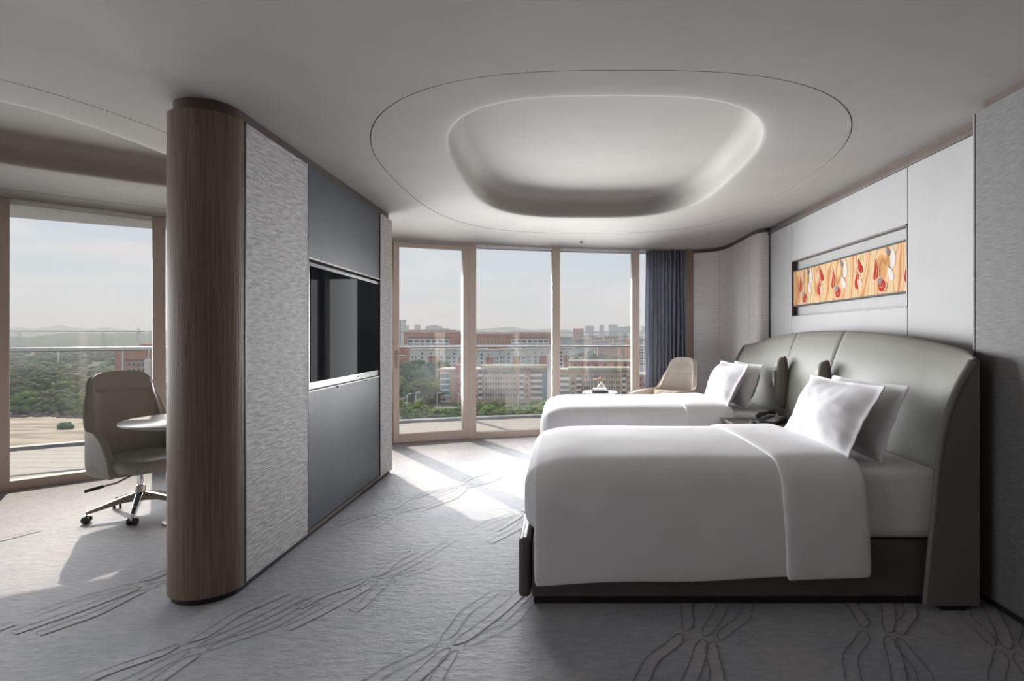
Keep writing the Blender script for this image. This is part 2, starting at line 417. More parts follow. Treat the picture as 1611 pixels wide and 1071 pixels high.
# balcony railing
rail = thing('balcony_railing', 'steel and glass balcony railing with round handrail', 'railing', (-1, 9.4, 0))
def rth(px):
    lo, hi = R_(85), R_(-15)
    for _ in range(60):
        md = (lo + hi) / 2; p = arc_hit(md, RC, RR)
        if p[0] / p[1] < (px - CX) / FPX: lo = md
        else: hi = md
    return lo
rt = [R_(80) + (R_(-11) - R_(80)) * i / 90 for i in range(91)]
rp = [arc_hit(t, RC, RR) for t in rt]
MB().tube([(x, y, 1.225) for x, y in rp], .028, 12).build('handrail', m_steel, rail, smooth=True, w=True)
annulus(RC, RR - .06, RC, RR + .10, -.045, .022, R_(80), R_(-11), 60).build('kerb', m_kerb, rail, w=True)
posts = [rth(p) for p in (-700, -330, -140, 232, 430, 590, 738, 864, 998, 1120)]
for i, th in enumerate(posts):
    x, y = arc_hit(th, RC, RR - .03)
    if i in (3, 7): pass
    ps = MB().tube([(x, y, .07), (x, y, .5), (x, y, 1.06), (x, y, 1.09)], [.05, .048, .042, .014], 12).build('post', m_soffit, rail, smooth=True, w=True)
    MB().tube([(x, y, 1.08), (x, y, 1.15), (x + .0, y + .02, 1.21)], .011, 8).build('post_bracket', m_steel, ps, smooth=True, w=True)
for i in range(len(posts) - 1):
    a = arc_hit(posts[i], RC, RR + .06); b = arc_hit(posts[i + 1], RC, RR + .06)
    a, b = Vector(a), Vector(b); d = (b - a).normalized() * .02; nn = Vector((-d.y, d.x)) * .3
    q = [a + d - nn, b - d - nn, b - d + nn, a + d + nn]
    MB().prism([tuple(v) for v in q], .07, 1.455).build('glass_panel', m_bglass, rail, w=True)
    MB().tube([(*(a + d), 1.46), (*(b - d), 1.46)], .007, 6).build('glass_edge_cap', m_steel, rail, w=True)

# curved window wall
def fth(px):
    lo, hi = R_(89), R_(-12)
    for _ in range(60):
        md = (lo + hi) / 2; p = fpt(md)
        if p[0] / p[1] < (px - CX) / FPX: lo = md
        else: hi = md
    return lo
tA, tB, tD0, tD1, tE, tF = [fth(p) for p in (2, 250, 610, 742, 874, 999)]
step = tA - tB
bounds = []
t = tA + step
while t < R_(90): bounds.insert(0, t); t += step
bounds += [tA, tB]
nh = max(1, round((tB - tD0) / step))
bounds += [tB + (tD0 - tB) * i / nh for i in range(1, nh)] + [tD0, tD1, tE, tF, fth(1105)]
def radial(th): return Matrix.Rotation(th, 3, 'Z')
wi = 0
desc = {}
for i in range(len(bounds) - 1):
    a, b = bounds[i], bounds[i + 1]; pa, pb = Vector(fpt(a)), Vector(fpt(b))
    mid = (pa + pb) / 2; d = (pb - pa); ang = math.atan2(d.y, d.x); ln = d.length; Mz = Matrix.Rotation(ang, 3, 'Z')
    door = abs(a - tD0) < 1e-9
    if door: root = thing('door_1', 'glazed balcony door in champagne metal frame', 'door', (mid.x, mid.y, 0), ang, kind='structure')
    else:
        wi += 1
        lab = 'floor to ceiling window pane between champagne metal mullions'
        if abs(a - tA) < 1e-9: lab = 'floor to ceiling window behind the office chair'
        if abs(a - tD1) < 1e-9: lab = 'floor to ceiling window beside the balcony door'
        if abs(a - tE) < 1e-9: lab = 'floor to ceiling window behind the round side table'
        if abs(a - tF) < 1e-9: lab = 'narrow strip of window beside the blue curtain'
        root = thing('window_%d' % wi, lab, 'window', (mid.x, mid.y, 0), ang, kind='structure')
    h = ln / 2
    MB().box(-h - .055, -h + .055, -.07, .07, 0, C).build('mullion', m_frame, root, bevel=.006)
    if i == len(bounds) - 2: MB().box(h - .055, h + .055, -.07, .07, 0, C).build('mullion', m_frame, root, bevel=.006)
    MB().box(-h + .05, h - .05, -.05, .05, 0, .085).build('bottom_rail', m_frame, root, bevel=.005)
    MB().box(-h + .05, h - .05, -.05, .05, C - .035, C).build('head_rail', m_soffit, root, bevel=.004)
    if not door:
        MB().box(-h + .05, h - .05, -.006, .006, .08, C - .03).build('pane', m_glass, root)
    else:
        lf = MB()
        lf.box(-h + .06, -h + .135, -.075, .03, .02, C - .03); lf.box(h - .135, h - .06, -.075, .03, .02, C - .03)
        lf.box(-h + .13, h - .13, -.075, .03, .02, .135); lf.box(-h + .13, h - .13, -.075, .03, C - .085, C - .03)
        leaf = lf.build('door_frame', m_frame, root, bevel=.005)
        MB().box(-h + .13, h - .13, -.03, -.02, .13, C - .08).build('pane', m_glass, leaf)
        hd = MB().box(-h + .085, -h + .115, -.088, -.075, .98, 1.22); hd.tube([(-h + .10, -.08, 1.16), (-h + .10, -.13, 1.16), (-h + .11, -.135, 1.16), (-h + .235, -.135, 1.15)], .009, 8)
        hd.build('handle', m_gray, leaf, smooth=True)

# right-hand walls
def panel_wall(name, label, path, z0, z1, thick, mat, side=1, kindname='wall'):
    root = thing(name, label, kindname, (path[0][0], path[0][1], 0), kind='structure'); return root
XR, XW = 2.20, 2.36
wr_ = thing('wall_right', 'grey woven fabric wall with rounded end beside the near bed', 'wall', (XR, 1, 0), kind='structure')
rr_ = [(XR, -2.2), (XR, 2.90)]
MB().prism([(XR, -2.2), (XR, 2.945), (2.7, 2.945), (2.7, -2.2)], .05, 2.585).build('fabric_panel', m_silk, wr_, w=True)
arc_ = [(XR + .06 - .06 * math.cos(a), 2.952 + .045 * math.sin(a)) for a in [R_(90) * i / 6 for i in range(7)]]
MB().prism([(XR, 2.952)] + arc_ + [(2.7, 2.997), (2.7, 2.952)], .05, 2.585).build('end_panel', m_silk, wr_, smooth=True, w=True)
MB().prism([(XR + .03, -2.2), (XR + .03, 2.93), (XR + .07, 2.97), (2.7, 2.97), (2.7, -2.2)], 2.585, C).build('top_trim', m_trim, wr_, w=True)
MB().prism([(XR + .03, -2.2), (XR + .03, 2.96), (2.7, 2.96), (2.7, -2.2)], 0, .05).build('kick', m_kick, wr_, w=True)

wh = thing('wall_headboard', 'white panelled wall with artwork niche above the headboard', 'wall', (XW, 4.6, 0), kind='structure')
NY0, NY1, NZ0, NZ1 = 3.783, 5.694, 1.598, 2.165
g_ = .0025
for (y0, y1, z0, z1) in ((2.99, NY0 - g_, .04, 2.555), (NY0 + g_, NY1 - g_, .04, NZ0), (NY0 + g_, NY1 - g_, NZ1, 2.555), (NY1 + g_, 6.40, .04, 2.555)):
    MB().box(XW, XW + .05, y0, y1, z0, z1).build('panel', m_white, wh, bevel=.002, seg=1, w=True)
MB().box(XW + .048, XW + .09, 2.99, 6.4, 0, C).build('backing', m_white, wh, w=True)
MB().box(XW - .012, XW + .05, 2.99, 6.4, 2.555, 2.592).build('lower_trim', m_trim, wh, bevel=.003, w=True)
MB().box(XW + .012, XW + .05, 2.99, 6.4, 2.592, C).build('upper_trim', m_trim, wh, w=True)
for (a, b, c_, d_) in ((NY0, NY0 + .012, NZ0, NZ1), (NY1 - .012, NY1, NZ0, NZ1), (NY0, NY1, NZ1 - .012, NZ1), (NY0, NY1, NZ0 - .0, NZ0 + .004)):
    MB().box(XW - .003, XW + .05, a, b, c_, d_).build('niche_lining', m_trim, wh, w=True)

# curved fabric wall between bed wall and windows
sp = [(2.36, 6.32), (2.315, 6.335), (2.275, 6.37), (2.252, 6.44), (2.245, 6.55), (2.245, 6.70), (2.245, 7.0), (2.245, 7.3), (2.24, 7.5), (2.215, 7.66), (2.16, 7.78), (2.08, 7.86), (1.97, 7.915), (1.87, 7.94)]
def smooth_path(p, it=2):
    for _ in range(it):
        q = [p[0]]
        for i in range(len(p) - 1):
            a, b = Vector(p[i]), Vector(p[i + 1]); q += [tuple(a * .75 + b * .25), tuple(a * .25 + b * .75)]
        p = q + [p[-1]]
    return p
spp = smooth_path(sp)
wc_ = thing('wall_corner', 'pale woven fabric wall curving from bed wall to the curtain', 'wall', (2.25, 7, 0), kind='structure')
def offp(p, d):
    out = []
    for i, q in enumerate(p):
        t = (Vector(p[min(i + 1, len(p) - 1)]) - Vector(p[max(i - 1, 0)])).normalized(); out.append((q[0] + t.y * d, q[1] - t.x * d))
    return out
seg_cut = [0] + [min(range(len(spp)), key=lambda i: (spp[i][0] - x) ** 2 + (spp[i][1] - y) ** 2) for x, y in ((2.245, 6.66), (2.2, 7.70))] + [len(spp) - 1]
for i in range(3):
    sg = spp[seg_cut[i]:seg_cut[i + 1] + 1]
    a0 = Vector(sg[0]); a1 = Vector(sg[1]); sg[0] = tuple(a0 + (a1 - a0).normalized() * .007)
    ou = offp(sg, .05)
    MB().prism(sg + ou[::-1], .03, 2.585).build('fabric_panel', m_silk2, wc_, smooth=True, ang=50, w=True)
ins_ = offp(spp, .02); ou = offp(spp, .12)
MB().prism(ins_ + ou[::-1], 2.585, C).build('top_trim', m_trim, wc_, smooth=True, w=True)
MB().prism(ins_ + ou[::-1], 0, .03).build('kick', m_kick, wc_, w=True)
MB().prism(offp(spp, .045) + ou[::-1], .0, C).build('backing', m_kick, wc_, w=True)
o = MB().box(1.765, 1.875, 7.93, 8.10, 0, C).build('trim_2', m_jamb, None, bevel=.004); tag(o, 'oak jamb post between curtain and curved fabric wall', 'jamb', kind='structure')
o = MB().box(2.7, 2.8, -2.2, 8.2, 0, 3.3).build('wall_outer', m_ceil); tag(o, 'outer wall behind the panels', 'wall', kind='structure')
o = MB().box(-7.6, 2.8, -2.3, -2.2, 0, 3.3).build('wall_back', m_wood); tag(o, 'dark oak wall behind the camera', 'wall', kind='structure')

# television partition
XP, XB = -1.745, -2.135
PX0, PX1, PX2, PX3 = 3.042, 3.795, 5.29, 5.665
pw = thing('wall_partition', 'free standing partition with oak bullnose, fabric and leather panels', 'partition', (XP, 4.3, 0), kind='structure')
ctr = ((XP + XB) / 2, PX0); rad = (XP - XB) / 2
def bull(r, n=28): return [(ctr[0] + r * math.cos(a), ctr[1] + r * math.sin(a)) for a in [-math.pi * i / n for i in range(n + 1)]]
bl = bull(rad)
MB().prism(bl + [(XB, PX3 - .02), (XB + .02, PX3 - .02), (XB + .02, PX0), (XP - .0, PX0)], .035, 2.575).build('oak_bullnose', m_wood, pw, smooth=True, ang=50, w=True)
MB().prism(bull(rad - .028) + [(XB + .028, PX3 - .03), (XP - .028, PX3 - .03)], 2.575, C).build('top_trim', m_trim, pw, smooth=True, ang=50, w=True)
MB().prism(bull(rad - .02) + [(XB + .02, PX3 - .02), (XP - .02, PX3 - .02)], 0, .035).build('kick', m_kick, pw, smooth=True, ang=50, w=True)
MB().box(XB + .02, XP - .06, PX0, PX3 - .005, .03, 2.575).build('core', m_kick, pw, w=True)
MB().box(XP - .06, XP, PX0 + .006, PX1 - .006, .04, 2.575).build('rippled_panel', m_ripple, pw, bevel=.003, w=True)
MB().box(XP - .06, XP, PX2 + .006, PX3 - .03, .04, 2.575).build('rippled_panel', m_ripple, pw, bevel=.003, w=True)
MB().box(XP - .06, XP - .004, PX1 + .008, PX2 - .008, 1.94, 2.575).build('leather_panel', m_navy, pw, bevel=.003, w=True)
MB().box(XP - .06, XP - .004, PX1 + .008, PX2 - .008, .065, 1.012).build('leather_panel', m_navy, pw, bevel=.003, w=True)
for y in (PX0, PX1, PX2): MB().box(XP - .05, XP + .003, y - .005, y + .005, .035, 2.575).build('edge_strip', m_trim, pw, w=True)
MB().box(XP - .05, XP + .003, PX1 + .006, PX2 - .006, 1.932, 1.941).build('edge_strip', m_silver, pw, w=True)
MB().box(XP - .05, XP + .003, PX1 + .006, PX2 - .006, 1.010, 1.019).build('edge_strip', m_silver, pw, w=True)
MB().box(XP - .05, XP + .004, PX1 + .006, PX2 - .006, .040, .064).build('edge_strip', m_trim, pw, w=True)
MB().box(XB + .0, XP + .0, PX3 - .03, PX3, .03, 2.575).build('end_strip', m_frame, pw, bevel=.004, w=True)
tv = thing('television', 'large black flat screen television set into the partition', 'television', (XP, 4.54, 1.02))
MB().box(XP - .058, XP - .008, PX1 + .012, PX2 - .012, 1.022, 1.915).build('casing', m_bezel, tv, bevel=.004, w=True)
MB().box(XP - .012, XP - .004, PX1 + .045, PX2 - .03, 1.075, 1.885).build('screen', m_screen, tv, w=True)
MB().box(XP - .009, XP - .003, 4.74, 4.81, 1.046, 1.056).build('badge', m_silver, tv, w=True)
for y in (4.30, 4.92): MB().box(XP - .004, XP + .012, y - .02, y + .02, 1.002, 1.012).build('clip', m_black, tv, w=True)

# curtain
cur = thing('curtain', 'blue grey pleated curtain gathered beside the oak jamb', 'curtain', (1.47, 7.80, 0))
def curt(x0, x1, y, amp, npl, seed, thick=.0):
    rg = random.Random(seed); ph = [rg.uniform(-.5, .5) for _ in range(40)]; N = npl * 12
    rings = []
    for k in range(9):
        z = .015 + (C - .03 - .015) * k / 8; row = []
        for i in range(N + 1):
            u = i / N; q = u * npl; j = int(q); a = amp * (.75 + .35 * math.sin(ph[j % 40] * 6)) * (1.0 - .15 * abs(k - 4) / 4)
            row.append((x0 + (x1 - x0) * u + .006 * math.sin(k * .9 + q * 2), y + a * math.sin(q * 2 * math.pi) + .012 * math.sin(k * .7 + q), z))
        rings.append(row)
    return MB().loft(rings, False, False)
curt(1.225, 1.745, 7.80, .055, 10, 4).build('drape', m_curt, cur, smooth=True, solid=.004, ang=80, w=True)
curt(1.18, 1.25, 7.875, .018, 3, 6).build('sheer', m_sheer, cur, smooth=True, solid=.002, ang=80, w=True)

# ------------------------------------------------------------------ headboard
HY0, HY1 = 2.80, 6.37; HM = (HY0 + HY1) / 2; HH = (HY1 - HY0) / 2
hb = thing('headboard', 'wide sage leather headboard with curved wings spanning both beds', 'headboard', (2.1, HM, 0))
XF = [(0, 1.83), (.5, 1.893), (.65, 1.912), (.78, 1.945), (.88, 1.99), (.95, 2.035), (1, 2.085)]
def lerp_tab(tab, x):
    for (a, fa), (b, fb) in zip(tab, tab[1:]):
        if x <= b: return fa + (fb - fa) * (x - a) / (b - a)
    return tab[-1][1]
def hcol(y, seam=0):
    d = min(y - HY0, HY1 - y); w_ = max(0, 1 - d / .42) ** 2.2
    zt = 1.28 + .15 * (1 - abs((y - HM) / HH) ** 2.2); pts = []
    NV = 30
    for k in range(NV + 1):
        v = k / NV; z = .035 + v * (zt - .035)
        xm = 2.0 + (.16 * ((v - .5) / .5) ** 2.2 if v > .5 else 0)
        xf = lerp_tab(XF, v); xf = .25 * lerp_tab(XF, max(0, v - .04)) + .5 * xf + .25 * lerp_tab(XF, min(1, v + .04))
        pts.append((xm - w_ * (xm - xf) + seam * .006, y, z))
    x, _, z = pts[-1]
    q = min(1, max(0, (d - .05) / .3)); xb = 2.105 + q * .215
    th = max(.02, min(.05, xb - x))
    pts += [(x + .3 * th, y, z + .010), (x + .7 * th, y, z + .011), (x + th, y, z + .002), (max(x + th, xb), y, z - .05), (xb, y, .6), (xb, y, .035)]
    return pts
sy = [HY0, 4.23, 5.08, HY1]
for i in range(3):
    y0, y1 = sy[i], sy[i + 1]; ys = []
    n = 26 if i != 1 else 12
    for k in range(n + 1): ys.append(y0 + (y1 - y0) * k / n)
    cols = []
    if i > 0: cols.append(hcol(y0 + .001, 1)); ys[0] = y0 + .005
    else: ys.insert(1, y0 + .012); ys.insert(2, y0 + .03)
    if i < 2: ys[-1] = y1 - .005
    else: ys.insert(-1, y1 - .03); ys.insert(-1, y1 - .012)
    cc = [hcol(y) for y in ys]
    if i == 0: cc[0] = [(p[0] + .012 * max(0, 1 - j / 30), p[1], p[2] - (.004 if 29 < j < 34 else 0)) for j, p in enumerate(cc[0])]
    if i == 2: cc[-1] = [(p[0] + .012 * max(0, 1 - j / 30), p[1], p[2] - (.004 if 29 < j < 34 else 0)) for j, p in enumerate(cc[-1])]
    cols += cc
    if i < 2: cols.append(hcol(y1 - .001, 1))
    MB().loft(cols).build('padded_panel', m_lea, hb, smooth=True, ang=55, w=True)
for y, s_ in ((HY0, 1), (HY1, -1)):
    c_ = hcol(y + s_ * .012)[:31]; rr_ = [.016 + .010 * (k / 30) ** 2 for k in range(31)]
    MB().tube([(p[0] + .006, y + s_ * .013, p[2] - .014 * (k / 30) ** 3) for k, p in enumerate(c_)], rr_, 10).build('piping', m_lea, hb, smooth=True, w=True)
    MB().loft([[(p[0] + .012, y - s_ * .005, p[2] - .006 * k / 30), (2.108, y - s_ * .005, p[2] - .006 * k / 30), (2.108, y + s_ * .004, p[2] - .006 * k / 30), (p[0] + .012, y + s_ * .004, p[2] - .006 * k / 30)] for k, p in enumerate(c_)]).build('side_panel', m_lea, hb, w=True)
for y in (HY0 + .07, HY1 - .07, HM - .4, HM + .4): MB().box(1.93, 2.05, y - .05, y + .05, 0, .036).build('foot', m_kick, hb, w=True)

# reading lamps on the headboard
def reading_lamp(y, label):
    r = thing('reading_lamp', label, 'lamp', (1.995, y, .98), group='reading lamps on the headboard')
    def ring(z, w_, d_, n_=12): return [(.02, w_, z), (.0, w_, z)] + [(-d_ * math.sin(a) ** .7, w_ * math.copysign(abs(math.cos(a)) ** .55, math.cos(a)), z) for a in [math.pi * i / n_ for i in range(1, n_)]] + [(.0, -w_, z), (.02, -w_, z)]
    def pill(hw, hh, dp):
        rg_ = []
        for k in range(25):
            t_ = math.sin((k / 24 * 2 - 1) * math.pi / 2) * .998; q_ = (1 - abs(t_) ** 4.5) ** .5
            rg_.append(ring(t_ * hh, hw * max(.1, q_), dp * max(.08, q_)))
        return MB().loft(rg_)
    pill(.056, .235, .012).build('back_plate', m_trim, r, smooth=True, ang=60)
    pill(.050, .228, .072).build('padded_body', m_lea, r, smooth=True, ang=60)
    hd = MB().box(-.098, -.086, -.016, .016, -.03, .105).build('lamp_head', m_chrome, r, bevel=.003)
    MB().box(-.0995, -.097, -.010, .010, .0, .095).build('lens', m_label, hd)
    MB().box(-.088, -.060, -.010, .010, -.02, .10).build('bracket', m_gray, r, bevel=.002)
    return r
reading_lamp(5.0, 'leather reading lamp on the headboard beside the far bed')
reading_lamp(4.2, 'leather reading lamp on the headboard behind the near bed pillows')
ol = thing('wall_outlet', 'small copper socket plate low on the headboard', 'outlet', (1.985, 4.46, .80))
MB().box(-.008, .012, -.06, .06, -.045, .045).build('plate', m_copper, ol, bevel=.003)
MB().box(-.0095, -.004, -.035, .035, -.025, .025).build('socket_face', m_label, ol)

# ------------------------------------------------------------------ beds (local Y 0 = near edge)
BY = 2.865
def bed():
    r = thing('bed', 'near single bed with dark taupe leather base', 'bed', (.85, BY + .625, 0), group='twin beds against the headboard')
    y0, y1 = BY, BY + 1.25
    MB().box(-.16, 1.99, y0, y1, .045, .335).build('bed_base', m_lead, r, bevel=.012, w=True)
    MB().box(-.228, -.165, y0 - .01, y1 + .01, .045, .352).build('foot_board', m_lead, r, bevel=.024, seg=4, w=True)
    MB().box(-.15, 1.93, y0 + .03, y1 - .03, .0, .046).build('kick', m_kick, r, w=True)
    MB().box(-.15, 1.985, y0 + .01, y1 - .01, .335, .705).build('mattress', m_sheet, r, bevel=.055, seg=5, w=True)
    return r
def wob(p, s, a): return a * noise.noise(Vector(p) * s)
def sect(x, off=0.0, zb=.14, drop=0.0):
    """Cross-section of cloth over the bed, near hem to far hem."""
    pts = []
    zt = .735 - drop
    prof = [(-.030, zb), (-.032, zb + .12), (-.030, .45), (-.024, zt - .17), (-.012, zt - .10), (.012, zt - .052), (.052, zt - .022), (.11, zt - .006), (.2, zt), (.35, zt + .006), (.5, zt + .008), (.625, zt + .009)]
    full = prof + [(1.25 - a, b) for a, b in prof[-2::-1]]
    n = len(full)
    for i, (y, z) in enumerate(full):
        a, b = full[max(0, i - 1)], full[min(n - 1, i + 1)]; tx, tz = b[0] - a[0], b[1] - a[1]; L = math.hypot(tx, tz)
        ny, nz = -tz / L, tx / L
        q = wob((x, y * 1.3, z), 3.0, .009) + wob((x * 1.7, y, z), 8, .003)
        side = 1 if (i < 4 or i > n - 5) else .6
        pts.append((x, BY + y + ny * (off + q * side), z + nz * (off + q * side)))
    return pts
def duvet():
    r = thing('duvet', 'smooth white duvet with wide turned down band on near bed', 'duvet', (.85, BY + .625, .7), group='white duvets on the twin beds')
    xs = [-.145, -.12, -.08, -.03, .03, .12, .25, .45, .65, .85, 1.05, 1.25, 1.42, 1.49]
    rings = []
    for x in xs:
        dp = .046 * (max(0, .10 - x) / .245) ** 2.2
        rings.append(sect(x, .008, .120 + .042 * (x + .14) / 1.3 + .006 * math.sin(x * 7), dp))
    MB().loft(rings, False, False).build('cover', m_sheet, r, smooth=True, solid=.014, sub=2, w=True, off=1)
    xs = [1.125, 1.14, 1.2, 1.3, 1.4, 1.5, 1.535, 1.548]; rings = []
    for j, x in enumerate(xs):
        rows = sect(x, .022 if 0 < j < 7 else .014, .15 + .003 * j)
        rings.append([(p[0] + (.03 if p[2] < .5 else 0) * (0.8 - p[2]) - .045 * max(0, (p[1] - BY) / 1.25), p[1], p[2]) for p in rows])
    MB().loft(rings, False, False).build('turned_down_band', m_sheet, r, smooth=True, solid=.014, sub=2, w=True, off=1)
    b = MB()
    b.box(-.205, .4, BY + .0, BY + 1.25, .338, .722)
    o = b.build('tucked_foot', m_sheet, r, bevel=.13, seg=8, w=True)
    return r
def pillow(name, label, xb, tilt, zb, y0, Lw, H, T, seed, group, yaw=0):
    """A flanged pillow standing on its long edge; xb, zb = foot of the pillow."""
    r = thing(name, label, 'pillow', (xb, y0 + Lw / 2, zb), yaw, group)
    rg = random.Random(seed); o3 = Vector((rg.uniform(0, 9), rg.uniform(0, 9), rg.uniform(0, 9)))
    up = Vector((math.sin(tilt), 0, math.cos(tilt))); nr = Vector((-math.cos(tilt), 0, math.sin(tilt)))
    def f(u, v):
        if abs(u) >= 1 or abs(v) >= 1: return .0
        return ((1 - abs(u) ** 3.2) * (1 - abs(v) ** 2.6)) ** .62
    def surf(sg):
        def fn(a, b):
            u = (a * 2 - 1) * 1.10; v = (b * 2 - 1) * 1.13
            pin = 1 - .05 * (abs(u) ** 2) * 0 - .06 * (1 - min(1, abs(u)) ** 2) * 0
            yy = u * Lw / 2.2 * (1 - .045 * (1 - abs(v) ** 2)); hh = (v * H / 2.26) * (1 - .05 * (1 - min(1, abs(u)) ** 2))
            k = f(u, v); q = noise.noise(Vector((u * 1.6, v * 1.3, sg * 3)) + o3) * .022 * min(1, k * 2) + noise.noise(Vector((u * 5, v * 4, sg)) + o3) * .008 * min(1, k * 1.4 + .1)
            fl = noise.noise(Vector((u * 3, v * 3, 0)) + o3 * 2) * .014 * (1 if k < .15 else 0)
            off = sg * (k * T / 2 + .004) + q * sg + fl
            p = Vector((0, yy, 0)) + up * (hh + H / 2) + nr * (off + T * .35)
            return tuple(p)
        return fn
    m = MB(); nu, nv = 34, 24
    m.grid(surf(1), nu, nv); n0 = len(m.v); m.grid(surf(-1), nu, nv)
    rim = [i for i in range(nu + 1)] + [j * (nu + 1) + nu for j in range(1, nv + 1)] + [nv * (nu + 1) + i for i in range(nu - 1, -1, -1)] + [j * (nu + 1) for j in range(nv - 1, 0, -1)]
    m.f += [(rim[i], rim[(i + 1) % len(rim)], n0 + rim[(i + 1) % len(rim)], n0 + rim[i]) for i in range(len(rim))]
    m.build('pillowcase', m_pill, r, smooth=True, sub=1)
    return r
b1 = bed(); d1 = duvet()
GP = 'white pillows on the twin beds'
p1 = pillow('pillow', 'front white pillow leaning on the near bed', 1.56, R_(27), .705, BY + .055, .86, .45, .19, 1, GP)
p2 = pillow('pillow', 'rear white pillow on the near bed against the headboard', 1.75, R_(20), .70, BY + .075, .84, .44, .17, 2, GP)
OFF = 2.14
for src, lab in ((b1, 'far single bed by the window with dark taupe leather base'), (d1, 'smooth white duvet with turned down band on the far bed by the window'),
                 (p1, 'front white pillow leaning on the far bed by the window'), (p2, 'rear white pillow on the far bed behind the front one')):
    c_ = copy_tree(src); c_.location.y += OFF; c_['label'] = lab

# nightstand and telephone
ns = thing('nightstand', 'taupe nightstand with bronze edge between the two beds', 'nightstand', (1.75, 4.56, 0))
NS0, NS1 = 4.16, 4.965
MB().box(1.445, 1.96, NS0 + .005, NS1 - .005, .05, .64).build('body', m_drawer, ns, bevel=.003, w=True)
MB().box(1.43, 1.985, NS0, NS1, .642, .662).build('top', m_lea, ns, bevel=.004, w=True)
MB().box(1.422, 1.432, NS0, NS1, .634, .666).build('edge_trim', m_gray, ns, bevel=.002, w=True)
for z0, z1 in ((.36, .626), (.065, .35)):
    dr = MB().box(1.430, 1.446, NS0 + .012, NS1 - .012, z0, z1).build('drawer', m_drawer, ns, bevel=.003, w=True)
    MB().box(1.414, 1.431, 4.46, 4.66, z1 - .03, z1 - .02).build('pull', m_gray, dr, bevel=.002, w=True)
MB().box(1.47, 1.94, NS0 + .03, NS1 - .03, 0, .05).build('plinth', m_kick, ns, w=True)
ph = thing('telephone', 'black desk telephone with grey label on the nightstand', 'telephone', (1.76, 4.66, .662), R_(-52))
wed = MB().add([(-.09, -.10, 0), (.09, -.10, 0), (.09, .10, 0), (-.09, .10, 0), (-.09, -.10, .025), (.09, -.10, .025), (.09, .10, .055), (-.09, .10, .055)],
               [(3, 2, 1, 0), (4, 5, 6, 7), (0, 1, 5, 4), (1, 2, 6, 5), (2, 3, 7, 6), (3, 0, 4, 7)])
base_ = wed.build('base', m_black, ph, bevel=.008)
MB().add([(.0, -.08, .030), (.075, -.08, .030), (.075, .0, .042), (.0, .0, .042)], [(0, 1, 2, 3)]).build('label_card', m_label, base_, solid=.002)
kp = MB()
for i in range(3):
    for j in range(4):
        kp.box(.008 + i * .022, .024 + i * .022, .012 + j * .018, .024 + j * .018, .040 + j * .0028, .050 + j * .0028)
kp.build('keypad', m_label, base_)
MB().tube([(-.05, -.125, .062), (-.05, -.10, .075), (-.05, -.02, .078), (-.05, .06, .086), (-.05, .11, .082), (-.05, .125, .072)], [.02, .024, .016, .016, .025, .02], 10).build('handset', m_black, ph, smooth=True)
cd = [(-.05 + .0 + .03 * math.sin(i * .9) - .002 * i, -.125 - .05 * math.sin(i / 20 * math.pi) - .004 * i * (i < 10), .012 + .004 * math.cos(i * 2.1)) for i in range(21)]
MB().tube(cd, .006, 6).build('cord', m_black, ph, smooth=True)

# ------------------------------------------------------------------ artwork in the niche
m_art, n, l, b = nodes_of('woven_wave_print')
tc = n.new('ShaderNodeTexCoord'); mp = n.new('ShaderNodeMapping'); l.new(tc.outputs['Object'], mp.inputs[0]); mp.inputs['Scale'].default_value = (1, 1, .35)
wv = n.new('ShaderNodeTexWave'); wv.bands_direction = 'Y'; wv.inputs['Scale'].default_value = 1.5; wv.inputs['Distortion'].default_value = 7; wv.inputs['Detail'].default_value = 1; wv.inputs['Detail Scale'].default_value = 3.2
l.new(mp.outputs[0], wv.inputs[0])
cr = n.new('ShaderNodeValToRGB'); l.new(wv.outputs['Fac'], cr.inputs[0]); cr.color_ramp.interpolation = 'CONSTANT'
ce = cr.color_ramp.elements; ce[0].position = 0; ce[0].color = (.52, .26, .11, 1); ce[1].position = .95; ce[1].color = (.62, .50, .28, 1)
for p_, c_ in ((.07, (.62, .40, .23)), (.16, (.62, .42, .26)), (.27, (.58, .37, .20)), (.38, (.62, .36, .22)), (.50, (.60, .46, .24)), (.60, (.60, .36, .20)), (.70, (.63, .47, .32)), (.80, (.50, .40, .18)), (.88, (.62, .43, .27))):
    k = ce.new(p_); k.color = (*c_, 1)
w2 = n.new('ShaderNodeTexWave'); w2.bands_direction = 'Y'; w2.inputs['Scale'].default_value = 6.0; w2.inputs['Distortion'].default_value = 26; w2.inputs['Detail'].default_value = 1; w2.inputs['Detail Scale'].default_value = .8
l.new(mp.outputs[0], w2.inputs[0])
c2_ = n.new('ShaderNodeValToRGB'); l.new(w2.outputs['Fac'], c2_.inputs[0]); q_ = c2_.color_ramp.elements
q_[0].position = .0; q_[0].color = (.7, .7, .7, 1); q_[1].position = .16; q_[1].color = (0, 0, 0, 1)
mx_ = n.new('ShaderNodeMix'); mx_.data_type = 'RGBA'; l.new(c2_.outputs[0], mx_.inputs[0]); l.new(cr.outputs[0], mx_.inputs[6]); mx_.inputs[7].default_value = (.30, .14, .05, 1)
l.new(mx_.outputs[2], b.inputs['Base Color']); b.inputs['Roughness'].default_value = .8; b.inputs['Specular IOR Level'].default_value = .1
m_red = M('red_thread', (.36, .015, .012), (.42, .03, .018), 30, .8, spec=.1)
m_orng = M('orange_thread', (.44, .08, .02), (.48, .13, .03), 30, .8, spec=.1)
m_wht = M('white_thread', (.56, .52, .47), (.60, .56, .53), 30, .8, spec=.1)
m_gry = M('grey_thread', (.19, .17, .18), (.24, .22, .23), 30, .8, spec=.1)
m_gold = M('gold_thread', (.36, .20, .05), (.42, .25, .08), 30, .7, spec=.1)
m_lcream = M('pale_pink_thread', (.58, .40, .28), None, 30, .8, spec=.1)
